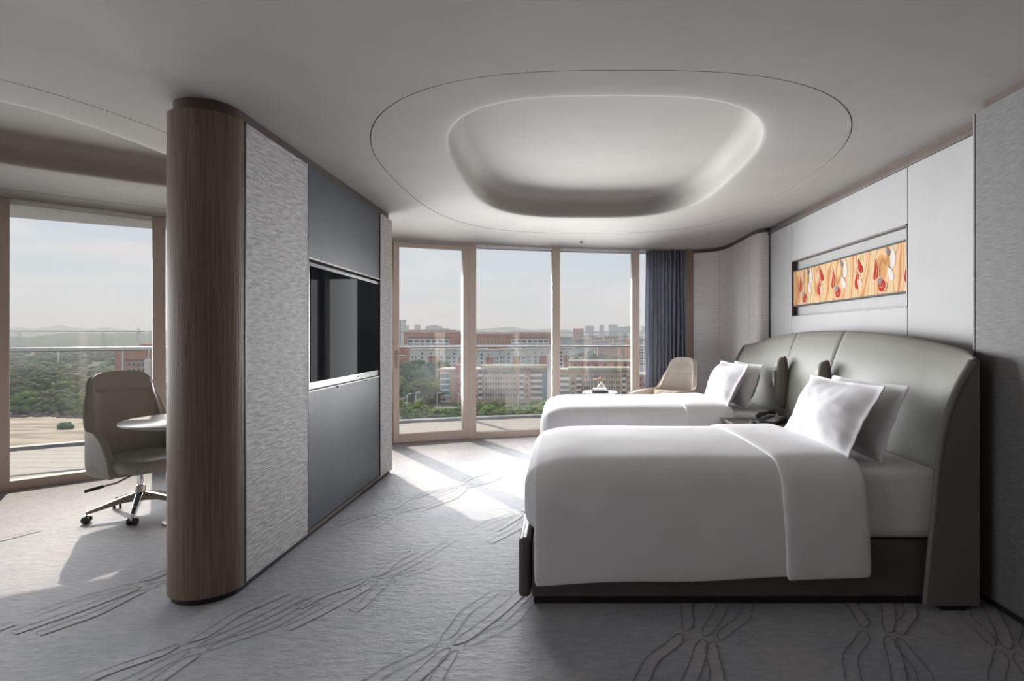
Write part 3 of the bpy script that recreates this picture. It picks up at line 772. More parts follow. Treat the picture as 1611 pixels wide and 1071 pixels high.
art = thing('framed_artwork', 'long woven artwork of red feathers on amber waves in the white niche', 'artwork', (XW - .004, 4.74, 1.88))
AZ0, AZ1 = 1.704, 2.055
MB().box(XW + .012, XW + .02, NY0 + .012, NY1 - .012, AZ0, AZ1).build('canvas', m_art, art, w=True)
for (a, b_, c_, d_) in ((NY0 + .010, NY1 - .010, AZ0 - .008, AZ0 + .004), (NY0 + .010, NY1 - .010, AZ1 - .004, AZ1 + .008)):
    MB().box(XW + .004, XW + .045, a, b_, c_, d_).build('frame_bar', m_kick, art, w=True)
def apt(zx, zy):
    px = 1240 + zx / 7.14; py = 350 + zy / 7.14; Y = FPX * XW / (px - CX); return Y, 1.4 - (py - CY) * Y / FPX
def leaf(name, mat, c, L, Wd, ang, bend=0, lift=.0, prow=.5):
    """A flat curved feather shape sewn on the canvas, lengthwise along ang (0 = up)."""
    n_ = 9; le, ri = [], []
    for i in range(n_ + 1):
        t_ = i / n_; w_ = Wd / 2 * math.sin(math.pi * min(1, max(0.0, t_ ** prow))) ** .8 if 0 < t_ < 1 else .001
        a_ = (t_ - .5) * L; bx = bend * (1 - (2 * t_ - 1) ** 2)
        le.append((bx - w_, a_)); ri.append((bx + w_, a_))
    ca, sa = math.cos(ang), math.sin(ang); poly = []
    for x, y in le + ri[::-1]:
        yy = min(NY1 - .014, max(NY0 + .014, c[0] - (x * ca + y * sa))); zz = min(AZ1 - .006, max(AZ0 + .006, c[1] - x * sa + y * ca))
        poly.append((yy, zz))
    x0, x1 = XW + .012 - lift - .0012, XW + .012 - lift * .0
    m = MB().loft([[(x1, *p) for p in poly], [(x0, *p) for p in poly]])
    return m.build(name, mat, art, w=True)
for zx, zy in ((125, 700), (488, 640), (962, 535), (1312, 540)):
    c_ = apt(zx, zy); leaf('feather_outline', m_lcream, c_, .185, .085, R_(3), .014, .001); leaf('red_feather', m_red, c_, .16, .062, R_(3), .014, .002)
    leaf('gold_vein', m_gold, (c_[0] - .012, c_[1] - .02), .12, .014, R_(8), .01, .003)
    if zx < 1300:
        c2 = apt(*{125: (168, 838), 488: (543, 775), 962: (1032, 695)}[zx])
        leaf('feather_outline', m_lcream, c2, .135, .115, R_(-28), 0, .001); leaf('red_feather', m_red, c2, .112, .092, R_(-28), 0, .002, .7)
        leaf('grey_eye', m_gry, (c2[0] + .012, c2[1] + .026), .05, .06, R_(60), 0, .003); leaf('gold_vein', m_gold, (c2[0] - .01, c2[1] - .012), .07, .008, R_(80), .008, .003)
for zx, zy in ((228, 640), (608, 560), (1135, 440)):
    c_ = apt(zx, zy); leaf('white_feather', m_wht, (c_[0] - .012, c_[1] + .03), .16, .085, R_(10), .012, .001)
    leaf('white_feather', m_wht, (c_[0] - .0, c_[1] - .065), .15, .06, R_(-24), -.012, .001)
    leaf('gold_feather', m_gold, (c_[0] + .022, c_[1] + .015), .10, .035, R_(4), 0, .002); leaf('grey_feather', m_gry, (c_[0] + .038, c_[1] + .085), .075, .04, R_(-30), 0, .002)
for zx, zy in ((352, 660), (778, 570)):
    c_ = apt(zx, zy); leaf('feather_outline', m_lcream, c_, .27, .078, R_(-20), -.024, .001)
    leaf('red_feather', m_red, (c_[0] - .022, c_[1] + .06), .13, .05, R_(-27), -.008, .002); leaf('red_feather', m_red, (c_[0] + .030, c_[1] - .065), .12, .046, R_(-4), -.008, .002)
    leaf('orange_feather', m_orng, (c_[0] + .012, c_[1] - .005), .10, .026, R_(-16), -.006, .003)

# ------------------------------------------------------------------ seats
def shell_chair(root, mat, zs, hw, back, drop, ztop, zarm, fwd, lean, crease, top_taper=.10):
    """Upholstered shell: back and arms in one wrapped pad, local +X is the front."""
    def plan(s):
        a = abs(s); sg = 1 if s > 0 else -1
        if a < .5:
            q = a / .5 * math.pi / 2
            return (-back + back * .55 * (1 - math.cos(q) ** .75), sg * hw * math.sin(q) ** .85)
        q = (a - .5) / .5; return (-back + back * .55 + (fwd + back * .45) * q, sg * hw * (1 - .06 * q * q))
    def fn(u, v):
        s = u * 2 - 1; a = abs(s)
        x, y = plan(s); k = 1 - min(1, max(0, (a - .27) / .27)); k = k * k * (3 - 2 * k)
        q = max(0, (a - .55) / .45); za = zarm - drop * q ** 3.0
        top = za + (ztop - za) * k
        top -= .15 * k * (1 - max(0, 1 - min(1, a / .31) ** 2.6) ** (1 / 2.6))
        z = zs + v * (top - zs); w_ = max(0, (z - zs) / (ztop - zs))
        y *= 1 - top_taper * w_ - .22 * max(0, .10 - w_) * 2
        x2 = x - lean * w_ ** 1.15 + .07 * max(0, .12 - w_)
        if crease and a < .27:
            x2 -= .030 * math.exp(-((z - crease) / .012) ** 2) * min(1, (.27 - a) / .05)
            x2 += .018 * math.exp(-((z - crease - .05) / .05) ** 2) * min(1, (.27 - a) / .1)
        return (x2, y, z)
    o = MB().grid(fn, 56, 46).build('shell', mat, root, smooth=True, solid=.05, bevel=.018, seg=3, ang=75, off=-1)
    MB().tube([fn(.004 + .992 * i / 96, .998) for i in range(97)], .0075, 8).build('piping', mat, root, smooth=True)
    return o
def cushion_pad(root, name, mat, x0, x1, hw, z0, z1, taper=.06):
    m = MB(); N = 36; rings = []
    for k, (sc, z) in enumerate([(.80, z0), (.95, z0 + .015), (1, z0 + (z1 - z0) * .45), (.98, z1 - .018), (.90, z1 - .003), (.6, z1 + .004), (.2, z1 + .004)]):
        row = []
        for i in range(N):
            t = 2 * math.pi * i / N; c, s = math.cos(t), math.sin(t)
            row.append(((x0 + x1) / 2 + (x1 - x0) / 2 * sc * math.copysign(abs(c) ** .55, c), hw * sc * math.copysign(abs(s) ** .55, s) * (1 - taper * (1 - c) / 2), z - .02 * (sc if k < 4 else 1) * max(0, c) ** 3))
        rings.append(row)
    return m.loft(rings).build(name, mat, root, smooth=True, ang=70)

oc = thing('office_chair', 'taupe leather swivel office chair on five casters', 'chair', (-3.335, 4.37, 0), R_(-28))
shell_chair(oc, m_chair, .34, .30, .27, .20, 1.105, .665, .15, .10, .955)
cushion_pad(oc, 'seat', m_chair, -.22, .30, .255, .37, .475)
MB().box(-.12, .12, -.09, .09, .325, .375).build('tilt_mechanism', m_black, oc, bevel=.012)
lev = MB().tube([(.02, -.05, .32), (.0, -.16, .275), (-.05, -.24, .255)], .007, 8).build('lever', m_gray, oc, smooth=True)
MB().tube([(-.04, -.225, .259), (-.10, -.32, .235)], .012, 8).build('lever_grip', m_black, lev, smooth=True)
MB().lathe([(.020, .20), (.020, .335)], 20).build('gas_lift', m_chrome, oc, smooth=True)
MB().lathe([(.034, .10), (.036, .12), (.034, .215), (.026, .225)], 24).build('hub', m_chrome, oc, smooth=True)
for k in range(5):
    a = R_(155 + 72 * k + 28); c, s_ = math.cos(a), math.sin(a)
    sec = []
    for t_, wd, zt, zb in ((.02, .024, .175, .105), (.12, .021, .150, .105), (.25, .017, .108, .078), (.33, .014, .085, .062)):
        q = Vector((c * t_, s_ * t_, 0)); nn = Vector((-s_, c, 0)) * wd
        sec.append([tuple(q - nn + Vector((0, 0, zb))), tuple(q + nn + Vector((0, 0, zb))), tuple(q + nn + Vector((0, 0, zt))), tuple(q - nn + Vector((0, 0, zt)))])
    lg = MB().loft(sec).build('leg', m_chrome if k == 2 else m_gray, oc, bevel=.004)
    cx_, cy_ = c * .325, s_ * .325; a2 = a + 1.1; ax = Vector((math.cos(a2), math.sin(a2), 0))
    st = MB().tube([(cx_, cy_, .085), (cx_, cy_, .045)], .007, 8); st.obox((cx_, cy_, .046), (.034, .020, .022), Matrix.Rotation(a2 + math.pi / 2, 3, 'Z'))
    cs = st.build('caster', m_chrome, lg)
    for sd in (-1, 1):
        p0 = Vector((cx_, cy_, .027)) + ax * sd * .012; p1 = Vector((cx_, cy_, .027)) + ax * sd * .028
    wh_ = MB()
    for sd in (-1, 1):
        p0 = Vector((cx_, cy_, .027)) + ax * sd * .011; p1 = Vector((cx_, cy_, .027)) + ax * sd * .028
        wh_.tube([p0, p1], .027, 16)
    wh_.build('caster_wheels', m_black, lg, smooth=True)

rt_ = thing('round_table', 'round pale table beside the office chair', 'table', (-2.85, 4.22, 0))
MB().lathe([(.36, .735), (.415, .748), (.43, .758), (.43, .766), (.424, .77)], 64).build('table_top', m_stone, rt_, smooth=True, ang=50)
MB().lathe([(.10, .735), (.05, .70), (.035, .6), (.035, .06), (.05, .03)], 32).build('pedestal', m_gray, rt_, smooth=True)
MB().lathe([(.17, 0), (.17, .012), (.05, .03)], 48).build('table_base', m_gray, rt_, smooth=True)

ac = thing('armchair', 'cream leather high backed armchair beside the blue curtain', 'armchair', (1.30, 7.0, 0), R_(222))
shell_chair(ac, m_cream, .22, .36, .29, .03, 1.11, .715, .46, .15, .905, top_taper=.30)
cushion_pad(ac, 'seat_cushion', m_cream, -.24, .36, .285, .25, .43)
for sx, sy_ in ((-.2, -.22), (-.2, .22), (.26, -.24), (.26, .24)): MB().tube([(sx * .8, sy_ * .8, .26), (sx, sy_, 0)], [.016, .011], 10).build('leg', m_gray, ac, smooth=True)
lp = pillow('lumbar_cushion', 'small gathered cream cushion on the armchair seat', 0, R_(25), 0, -.22, .44, .28, .13, 9, None)
lp['category'] = 'cushion'; lp.location = (1.30 + .02 * math.cos(R_(222)), 7.0 + .02 * math.sin(R_(222)), .44); lp.rotation_euler = (0, 0, R_(222 - 180))
for ch in lp.children: ch.data.materials.clear(); ch.data.materials.append(m_cush); ch.name = 'cushion_cover'

stt = thing('side_table', 'round white side table on tapered rosewood pedestal by the windows', 'side table', (P(944, 7.3), 7.3, 0))
MB().lathe([(.12, .615), (.20, .635), (.225, .645), (.225, .655), (.22, .658)], 48).build('table_top', m_stone, stt, smooth=True, ang=50)
MB().lathe([(.16, 0), (.16, .012), (.04, .05), (.03, .3), (.05, .52), (.12, .615)], 32).build('pedestal', m_redwood, stt, smooth=True)
sx0, sy0 = P(944, 7.3), 7.3
for i, (lab, mt, w_, d_, z0, z1, rz) in enumerate((('grey cloth book lying on the side table', m_grybook, .22, .15, .659, .687, .1), ('white book on top of the grey one on the side table', m_paper, .18, .13, .688, .712, -.1))):
    bk = thing('book', lab, 'book', (sx0 - .01, sy0 - .06, z0), rz, 'books on the side table')
    h_ = z1 - z0
    MB().box(-w_ / 2, w_ / 2, -d_ / 2, d_ / 2, 0, .003).box(-w_ / 2, w_ / 2, -d_ / 2, d_ / 2, h_ - .003, h_).box(-w_ / 2, -w_ / 2 + .004, -d_ / 2, d_ / 2, 0, h_).build('cover', mt, bk)
    MB().box(-w_ / 2 + .004, w_ / 2 - .004, -d_ / 2 + .004, d_ / 2 - .004, .003, h_ - .003).build('pages', m_black if i == 0 else m_paper, bk)
vs = thing('flower_vase', 'white bud vase of coral blossoms behind the books', 'vase', (sx0 + .02, sy0 + .09, .658))
MB().lathe([(.03, 0), (.045, .02), (.05, .05), (.035, .085), (.014, .11), (.014, .13)], 24).build('vase_body', m_ceram, vs, smooth=True)
for (dx, dy, dz, r_, mt) in ((-.085, 0, .165, .018, m_peach), (-.01, .0, .178, .020, m_pink), (.035, 0, .160, .013, m_pink), (-.045, .01, .155, .013, m_peach)):
    MB().tube([(0, 0, .12), (dx * .5, dy, .15), (dx, dy, dz)], .003, 5).build('stem', m_stem, vs)
    fl = MB()
    for q in range(6):
        a = q * math.pi / 3; fl.lathe([(.002, -r_ * .4), (r_ * .6, 0), (r_ * .3, r_ * .5)], 6, (dx + r_ * .5 * math.cos(a), dy + r_ * .5 * math.sin(a), dz))
    fl.build('blossom', mt, vs, smooth=True)

# ------------------------------------------------------------------ outside: ground, river flat, hills, haze
GZ = -35.0
m_ground = M('green_brown_ground', (.045, .065, .028), (.085, .09, .05), .02, .95, detail=8)
m_mud = M('wet_river_mud', (.22, .165, .105), (.46, .38, .28), .055, .8, detail=9, stretch=(.6, 2.6, 1), lo=.4, hi=.55)
m_road = M('grey_road', (.22, .21, .20), None, .3, .9)
m_rock = M('brown_bank_rocks', (.10, .08, .065), (.20, .16, .13), .3, .9)
m_hill = M('wooded_hill', (.05, .075, .045), (.08, .10, .06), .01, .95, detail=6)
o = MB().add([(-7000, 30, GZ), (7000, 30, GZ), (7000, 9000, GZ), (-7000, 9000, GZ)], [(0, 1, 2, 3)]).build('ground', m_ground); tag(o, 'green and brown ground far below the balcony', 'ground', kind='structure')
mud = []
for px, D in ((-900, 246), (-60, 246), (60, 250), (150, 243), (300, 236), (420, 225), (420, 120), (-900, 120)): mud.append((P(px, D), D))
o = MB().prism(mud, GZ - .5, GZ + .25).build('river_flat', m_mud); tag(o, 'pale muddy river flat below the left windows', 'mud flat', kind='structure')
o = MB().prism([(P(560, 276), 276), (P(880, 276), 276), (P(1100, 256), 256), (P(1100, 262), 262), (P(880, 282), 282), (P(560, 282), 282)], GZ - .5, GZ + .2).build('road', m_road); tag(o, 'grey road between the trees and the brick block', 'road', kind='structure')
rk = MB(); rg = random.Random(11)
ICO = {}
def ico(sub):
    if sub not in ICO:
        bm = bmesh.new(); bmesh.ops.create_icosphere(bm, subdivisions=sub, radius=1)
        ICO[sub] = (np.array([v.co[:] for v in bm.verts]), np.array([[v.index for v in f.verts] for f in bm.faces])); bm.free()
    return ICO[sub]
def blobs(name, mat, items, sub=1, jit=.22, seed=1, parent=None, mats=None):
    """items: (x, y, z, rx, rz[, mat index]) rough lumps joined into one mesh."""
    V, F = ico(sub); r = np.random.RandomState(seed); n = len(items); it = np.array([i[:5] for i in items], float)
    J = 1 + (r.rand(n, len(V), 1) - .5) * 2 * jit
    vs = (V[None] * J) * np.stack([it[:, 3], it[:, 3], it[:, 4]], 1)[:, None, :] + it[:, None, :3]
    fs = (F[None] + (np.arange(n) * len(V))[:, None, None]).reshape(-1, 3)
    me = bpy.data.meshes.new(name); vs = vs.reshape(-1, 3)
    me.vertices.add(len(vs)); me.vertices.foreach_set('co', vs.ravel()); me.loops.add(fs.size); me.loops.foreach_set('vertex_index', fs.ravel())
    me.polygons.add(len(fs)); me.polygons.foreach_set('loop_start', np.arange(0, fs.size, 3)); me.polygons.foreach_set('loop_total', np.full(len(fs), 3))
    for m_ in (mats or [mat]): me.materials.append(m_)
    if mats: me.polygons.foreach_set('material_index', np.repeat(np.array([i[5] for i in items]), len(F)))
    me.update(calc_edges=True)
    o = bpy.data.objects.new(name, me); COL.objects.link(o)
    if parent: o.parent = parent
    return o
o = blobs('bank_rocks', m_rock, [(P(px, D), D, GZ + .4, rg.uniform(.6, 1.8), rg.uniform(.5, 1.1)) for px in range(-420, 330, 3) for D in [248 + rg.uniform(-3, 5) - max(0, px - 60) * .04]], 1, .3)
tag(o, 'row of brown rocks along the river bank', 'rocks', kind='stuff')

def ridge(name, label, prof, D, dep, mat):
    sec = []
    for px, py in prof:
        x, z = P(px, D), Z(py, D)
        sec.append([(x, D - dep, GZ), (x, D - dep * .35, GZ + (z - GZ) * .62), (x, D, z), (x, D + dep, GZ)])
    o = MB().loft(sec).build(name, mat, smooth=True, ang=80); tag(o, label, 'hill', kind='structure')
ridge('hill', 'pale distant hills on the horizon', [(-700, 517), (-300, 512), (-120, 516), (0, 512), (25, 514), (45, 517), (62, 518), (78, 514), (95, 511.5), (118, 515), (140, 519), (152, 517), (165, 514.5), (185, 517.5), (215, 520), (260, 519), (420, 513), (560, 518), (680, 521), (715, 519), (742, 518), (765, 516.5), (778, 516), (790, 514.5), (806, 514), (818, 516.5), (840, 519), (868, 516), (900, 519), (960, 521), (1100, 518), (1400, 514)], 4600, 900, m_hill)
ridge('hill', 'nearer wooded ridge beyond the river wood', [(-500, 530), (-100, 527), (0, 528), (20, 529), (50, 530.5), (80, 528), (92, 524.5), (110, 523), (140, 524.5), (165, 525), (200, 523.5), (240, 523), (330, 524), (520, 528), (640, 529), (800, 530), (1000, 529), (1300, 530)], 1900, 420, m_hill)

m_haze = bpy.data.materials.new('haze'); m_haze.use_nodes = True; n, l = m_haze.node_tree.nodes, m_haze.node_tree.links; n.clear()
vo = n.new('ShaderNodeOutputMaterial'); vsn = n.new('ShaderNodeVolumeScatter'); vsn.inputs['Color'].default_value = (.74, .79, .84, 1)
vsn.inputs['Density'].default_value = HAZE; vsn.inputs['Anisotropy'].default_value = .15; l.new(vsn.outputs[0], vo.inputs['Volume'])
hz = MB().box(-5000, 5000, 40, 7000, GZ - 1, 170).build('haze', m_haze); tag(hz, 'pale daylight haze over the distant landscape', 'haze', kind='stuff')

# ------------------------------------------------------------------ trees
def leafmat(name, stops, sc=.5):
    m, n, l, b = nodes_of(name)
    oi = n.new('ShaderNodeObjectInfo'); cr = n.new('ShaderNodeValToRGB'); l.new(oi.outputs['Random'], cr.inputs[0])
    e_ = cr.color_ramp.elements; e_[0].position = 0; e_[0].color = (*stops[0], 1); e_[1].position = 1; e_[1].color = (*stops[-1], 1)
    for i, s_ in enumerate(stops[1:-1]): q = e_.new((i + 1) / (len(stops) - 1)); q.color = (*s_, 1)
    tc = n.new('ShaderNodeTexCoord'); nz = n.new('ShaderNodeTexNoise'); nz.inputs['Scale'].default_value = sc; nz.inputs['Detail'].default_value = 5; l.new(tc.outputs['Object'], nz.inputs[0])
    q = n.new('ShaderNodeValToRGB'); l.new(nz.outputs['Fac'], q.inputs[0]); q.color_ramp.elements[0].position = .3; q.color_ramp.elements[0].color = (.5, .5, .5, 1); q.color_ramp.elements[1].position = .7; q.color_ramp.elements[1].color = (1.35, 1.3, 1.15, 1)
    mx = n.new('ShaderNodeMix'); mx.data_type = 'RGBA'; mx.blend_type = 'MULTIPLY'; mx.inputs[0].default_value = 1
    l.new(cr.outputs[0], mx.inputs[6]); l.new(q.outputs[0], mx.inputs[7]); l.new(mx.outputs[2], b.inputs['Base Color'])
    b.inputs['Roughness'].default_value = .9; b.inputs['Specular IOR Level'].default_value = .15
    return m
LM = {'wood': leafmat('wood_leaves', [(.055, .105, .035), (.09, .15, .045), (.14, .17, .055), (.15, .115, .075), (.05, .09, .04)]),
      'bright': leafmat('bright_leaves', [(.11, .21, .04), (.16, .27, .05), (.20, .25, .07), (.07, .14, .035)]),
      'tall': leafmat('blue_green_leaves', [(.06, .115, .065), (.08, .14, .075), (.10, .15, .075)])}
m_bark = M('bark', (.10, .08, .06), (.16, .13, .10), 1, .9)
CR, TR = {}, MB().tube([(0, 0, -.2), (.01, 0, .2), (0, .01, .5)], [.035, .028, .02], 6)
trme = bpy.data.meshes.new('trunk'); trme.from_pydata(TR.v, [], TR.f); trme.materials.append(m_bark)
def crown_mesh(kind, i):
    if (kind, i) not in CR:
        r = random.Random(hash(kind) % 7 + i * 31); it = []
        nb = 30
        for q in range(nb):
            a = r.uniform(0, 6.283); h = r.random()
            if kind == 'tall': rad = .26 * (1 - .5 * abs(h - .4)); z = .34 + h * .58; s_ = r.uniform(.09, .16)
            else: rad = .46 * math.sqrt(max(.05, 1 - (h * 1.05) ** 2)); z = .20 + h * .62; s_ = r.uniform(.10, .20)
            rr = rad * math.sqrt(r.random()); it.append((rr * math.cos(a), rr * math.sin(a), z, s_, s_ * r.uniform(.65, .9)))
        o = blobs('crown', LM[kind], it, 1, .28, i + 3); CR[(kind, i)] = o.data; bpy.data.objects.remove(o)
    return CR[(kind, i)]
ntree = 0
def tree(x, y, h, kind, label, group, wid=1.0, cat='tree'):
    global ntree
    r = random.Random(ntree * 17 + 5); ntree += 1
    t = thing('tree', label, cat, (x, y, GZ), r.uniform(0, 6.28), group); t.scale = (h * wid, h * wid, h)
    for nm, me_ in (('crown', crown_mesh(kind, r.randrange(6))), ('trunk', trme)):
        o = bpy.data.objects.new(nm, me_); COL.objects.link(o); o.parent = t
def wood_label(px, D):
    if D < 262: z = 'on the bank of the pale river flat'
    elif D < 340: z = 'behind the first trees of the river bank'
    else: z = 'far back in the wood below the handrail'
    h = 'beside the left window mullion' if px < 50 else 'below the white mast' if px < 115 else 'left of the office chair back' if px < 170 else 'behind the office chair' if px < 245 else 'hidden by the oak partition end'
    return ('leafy tree %s, %s' % (z, h), 'trees %s %s' % (z, h))
rg = random.Random(21)
for i in range(176):
    D = 252 + 330 * (rg.random() ** 1.6); px = rg.uniform(-90, 300)
    if 165 < px and 322 < D < 372: D = 300
    D += max(0, (60 - px)) * .03
    tree(P(px, D), D, rg.uniform(7.5, 12.5), 'wood' if rg.random() < .75 else 'bright', *wood_label(px, D), 1.25)
for i in range(44):
    px = 600 + i * 6.4 + rg.uniform(-3, 3); D = rg.uniform(238, 268)
    tree(P(px, D), D, rg.uniform(4.5, 7.2) * (1.0 if px > 760 else .9), 'bright', *(lambda h: ('bright green tree above the balcony kerb, ' + h, 'bright green trees ' + h))('seen low through the balcony door' if px < 735 else 'before the brick block with a canopy' if px < 850 else 'behind the far bed foot'), 1.35)
for i in range(34):
    px = rg.uniform(590, 692); D = rg.uniform(286, 420)
    tree(P(px, D), D, rg.uniform(8, 12.5), 'wood' if i % 2 else 'bright', *(lambda h: ('green tree left of the long brick block, ' + h, 'green trees left of the brick block ' + h))('close to the road' if D < 330 else 'half way back to the apartments' if D < 375 else 'far back near the tall trees'), 1.1)
for i in range(16):
    px = 634 + i * 4.6 + rg.uniform(-2, 2); D = rg.uniform(385, 415)
    tree(P(px, D), D, rg.uniform(14, 19.5), 'tall', 'tall blue green tree in front of the pale apartments', 'tall trees in front of the pale apartments', .9)
for i in range(20):
    px = 740 + i * 7.2 + rg.uniform(-3, 3); D = rg.uniform(350, 385)
    tree(P(px, D), D, rg.uniform(12, 15.5), 'tall', 'round tree between the brick block and the apartments', 'trees between the brick block and the apartments', .9)
for i in range(24):
    px = rg.uniform(888, 990); D = rg.uniform(440, 640)
    tree(P(px, D), D, rg.uniform(9, 13), 'tall' if i % 2 else 'wood', 'green tree in the grove behind the right brick block', 'trees in the grove behind the right brick block', 1.2)
b_ = blobs('bush', LM['tall'], [(P(96 + q * 2.2, 215 + (q % 3)), 215 + (q % 3), GZ + 1.0 + (q % 2) * .5, 1.5, 1.1) for q in range(7)], 2, .2)
tag(b_, 'dark green bush alone on the pale river flat', 'bush')
it = []
for i in range(2600):
    D = 480 + 1500 * rg.random() ** 1.5; px = rg.uniform(-260, 420) if i % 5 < 3 else rg.uniform(560, 1120)
    if px > 560 and 540 < D < 640 and px < 880: D = rg.uniform(660, 1900)
    if i % 5 >= 3 and D < 640: D += 200
    h = rg.uniform(5, 9); it.append((P(px, D), D, GZ + h * .45, rg.uniform(4, 7.5), h * .62, rg.randrange(3)))
for i in range(1700):
    D = 262 + 1500 * rg.random() ** 1.8; px = rg.uniform(305, 585) if i % 2 else rg.uniform(-800, -95)
    h = rg.uniform(5, 9); it.append((P(px, D), D, GZ + h * .45, rg.uniform(3.5, 6.5), h * .62, rg.randrange(3)))
fm = [M('forest_dark', (.05, .075, .035), (.08, .11, .05), .05, .95), M('forest_mid', (.08, .11, .045), (.11, .13, .06), .05, .95), M('forest_brown', (.11, .10, .06), (.13, .11, .075), .05, .95)]
o = blobs('distant_forest', None, it, 1, .25, 5, mats=fm); tag(o, 'distant forest canopy running to the hills', 'forest', kind='stuff')

# ------------------------------------------------------------------ buildings
m_brick = M('red_brick', (.54, .235, .175), (.62, .30, .235), .4, .9)
m_brick2 = M('brown_brick', (.55, .345, .265), (.63, .42, .33), .4, .9)
m_capc = M('cream_concrete', (.58, .50, .40), (.64, .57, .47), .3, .85)
m_wht2 = M('white_render', (.80, .77, .74), (.84, .81, .78), .2, .85)
m_spand = M('white_balcony_band', (.80, .78, .76), None, .3, .8)
m_win = M('dark_window_glass', (.055, .07, .085), (.09, .11, .13), .3, .15)
m_blue = M('blue_curtain_glass', (.06, .19, .29), (.08, .24, .36), .3, .12)
m_pale = M('pale_concrete', (.40, .40, .42), (.46, .46, .47), .05, .9)
m_roof = M('grey_roof', (.30, .27, .25), (.36, .33, .30), .2, .9)

def block(name, label, px0, px1, D, ytop, dep, mat, z0=GZ, cap=None, caph=.8, over=.6, group=None):
    x0, x1, zt = P(px0, D), P(px1, D), Z(ytop, D)
    r = thing(name, label, 'building', ((x0 + x1) / 2, D + dep / 2, z0), group=group)
    MB().box(x0, x1, D, D + dep, z0, zt - caph).build('wall', mat, r, w=True)
    MB().box(x0 - over, x1 + over, D - over, D + dep + over, zt - caph, zt).build('roof', cap or m_capc, r, w=True)
    r['_g'] = 0; del r['_g']
    return r, x0, x1, zt - caph
def px_piece(r, name, mat, D, px0, px1, z0, z1, proud=.0, dep=.5):
    L = r.location; x0, x1 = P(px0, D), P(px1, D)
    return inst(name, mat, r, ((x0 + x1) / 2 - L.x, D - proud + dep / 2 - L.y - dep * 0, (z0 + z1) / 2 - L.z), (x1 - x0, dep, z1 - z0))
def balconies(r, D, px0, px1, zt, fl, n, mat=m_spand):
    for k in range(n):
        z = zt - k * fl
        px_piece(r, 'window', m_win, D, px0, px1, z - fl * .50, z - fl * .08, .12)
        px_piece(r, 'balcony', mat, D, px0 - .3, px1 + .3, z - fl * 1.0, z - fl * .62, .9, 1.0)
def small_windows(r, D, pxs, w, zt, fl, n, hh=.5):
    for px in pxs:
        for k in range(n):
            z = zt - k * fl; px_piece(r, 'window', m_win, D, px - w / 2, px + w / 2, z - fl * (.25 + hh), z - fl * .25, .12)
def fins(r, D, px0, px1, n, z0, z1, mat):
    for k in range(n + 1):
        px = px0 + (px1 - px0) * k / n; px_piece(r, 'fin', mat, D, px - .32, px + .32, z0, z1, .8, .9)
FL = 3.05
# long brick block A
D = 300; A, x0, x1, zt = block('campus_block', 'long red brick block with cream canopy roof and blue glass tower', 691.5, 866, D, 580, 16, m_brick2)
MB().box(P(757, D), P(866, D), D - 2.5, D + 10, Z(578, D) + .6, Z(578, D) + 1.2).build('canopy', m_capc, A, w=True)
tm = MB()
for k in range(26):
    xx = P(757, D) + (P(866, D) - P(757, D)) * (k + .5) / 26
    tm.add([(xx - .7, D - 2.5, Z(578, D) + .6), (xx + .7, D - 2.5, Z(578, D) + .6), (xx, D - 2.5, Z(578, D) - .9), (xx - .7, D - 1, Z(578, D) + .6), (xx + .7, D - 1, Z(578, D) + .6), (xx, D - 1, Z(578, D) - .9)],
           [(0, 2, 1), (3, 4, 5), (0, 1, 4, 3), (1, 2, 5, 4), (2, 0, 3, 5)])
o = tm.build('canopy_brackets', m_capc, A, w=True)
o = MB().box(P(717, D), P(735, D), D - 1.2, D + 12, GZ, Z(574, D)).build('stair_tower', m_brick, A, w=True)
px_piece(A, 'window_bay', m_blue, D, 694, 707, GZ + 3, zt - 1.2, .5, .6)
for k in range(6): px_piece(A, 'balcony', m_spand, D, 693.6, 707.4, zt - 1.4 - k * FL - .5, zt - 1.4 - k * FL + .3, .9, 1.0)
small_windows(A, D - 1.2, (721, ), 2.6, zt - .4, FL, 5, .42)
for (a, b_) in ((753, 758.5), (817, 823.5), (835, 853)): balconies(A, D, a, b_, zt - .3, FL, 5)
small_windows(A, D, (828.5,), 3.0, zt - .3, FL, 5)
for px in (746, 750): small_windows(A, D, (px,), 2.2, zt - .3, FL, 5)
fins(A, D, 763, 814, 13, GZ + 2, zt - FL, m_spand)
for k in range(1, 5):
    for j in range(13): px_piece(A, 'window', m_win, D, 763.9 + j * 51 / 13, 763.9 + (j + .58) * 51 / 13, zt - k * FL - FL * .62, zt - k * FL - FL * .2, .1)
for a, b_ in ((760, 768.5), (771, 786), (788.5, 804.5), (807, 815)): px_piece(A, 'window', m_win, D, a, b_, zt - FL * .7, zt - FL * .2, .1)
px_piece(A, 'glass_tower', m_blue, D, 853.5, 865, GZ + 1, zt - .4, 1.2, 4)
for k in range(6): px_piece(A, 'glass_tower_band', m_win, D, 853.3, 865.2, zt - .5 - k * FL - .25, zt - .5 - k * FL, 1.3, 4)
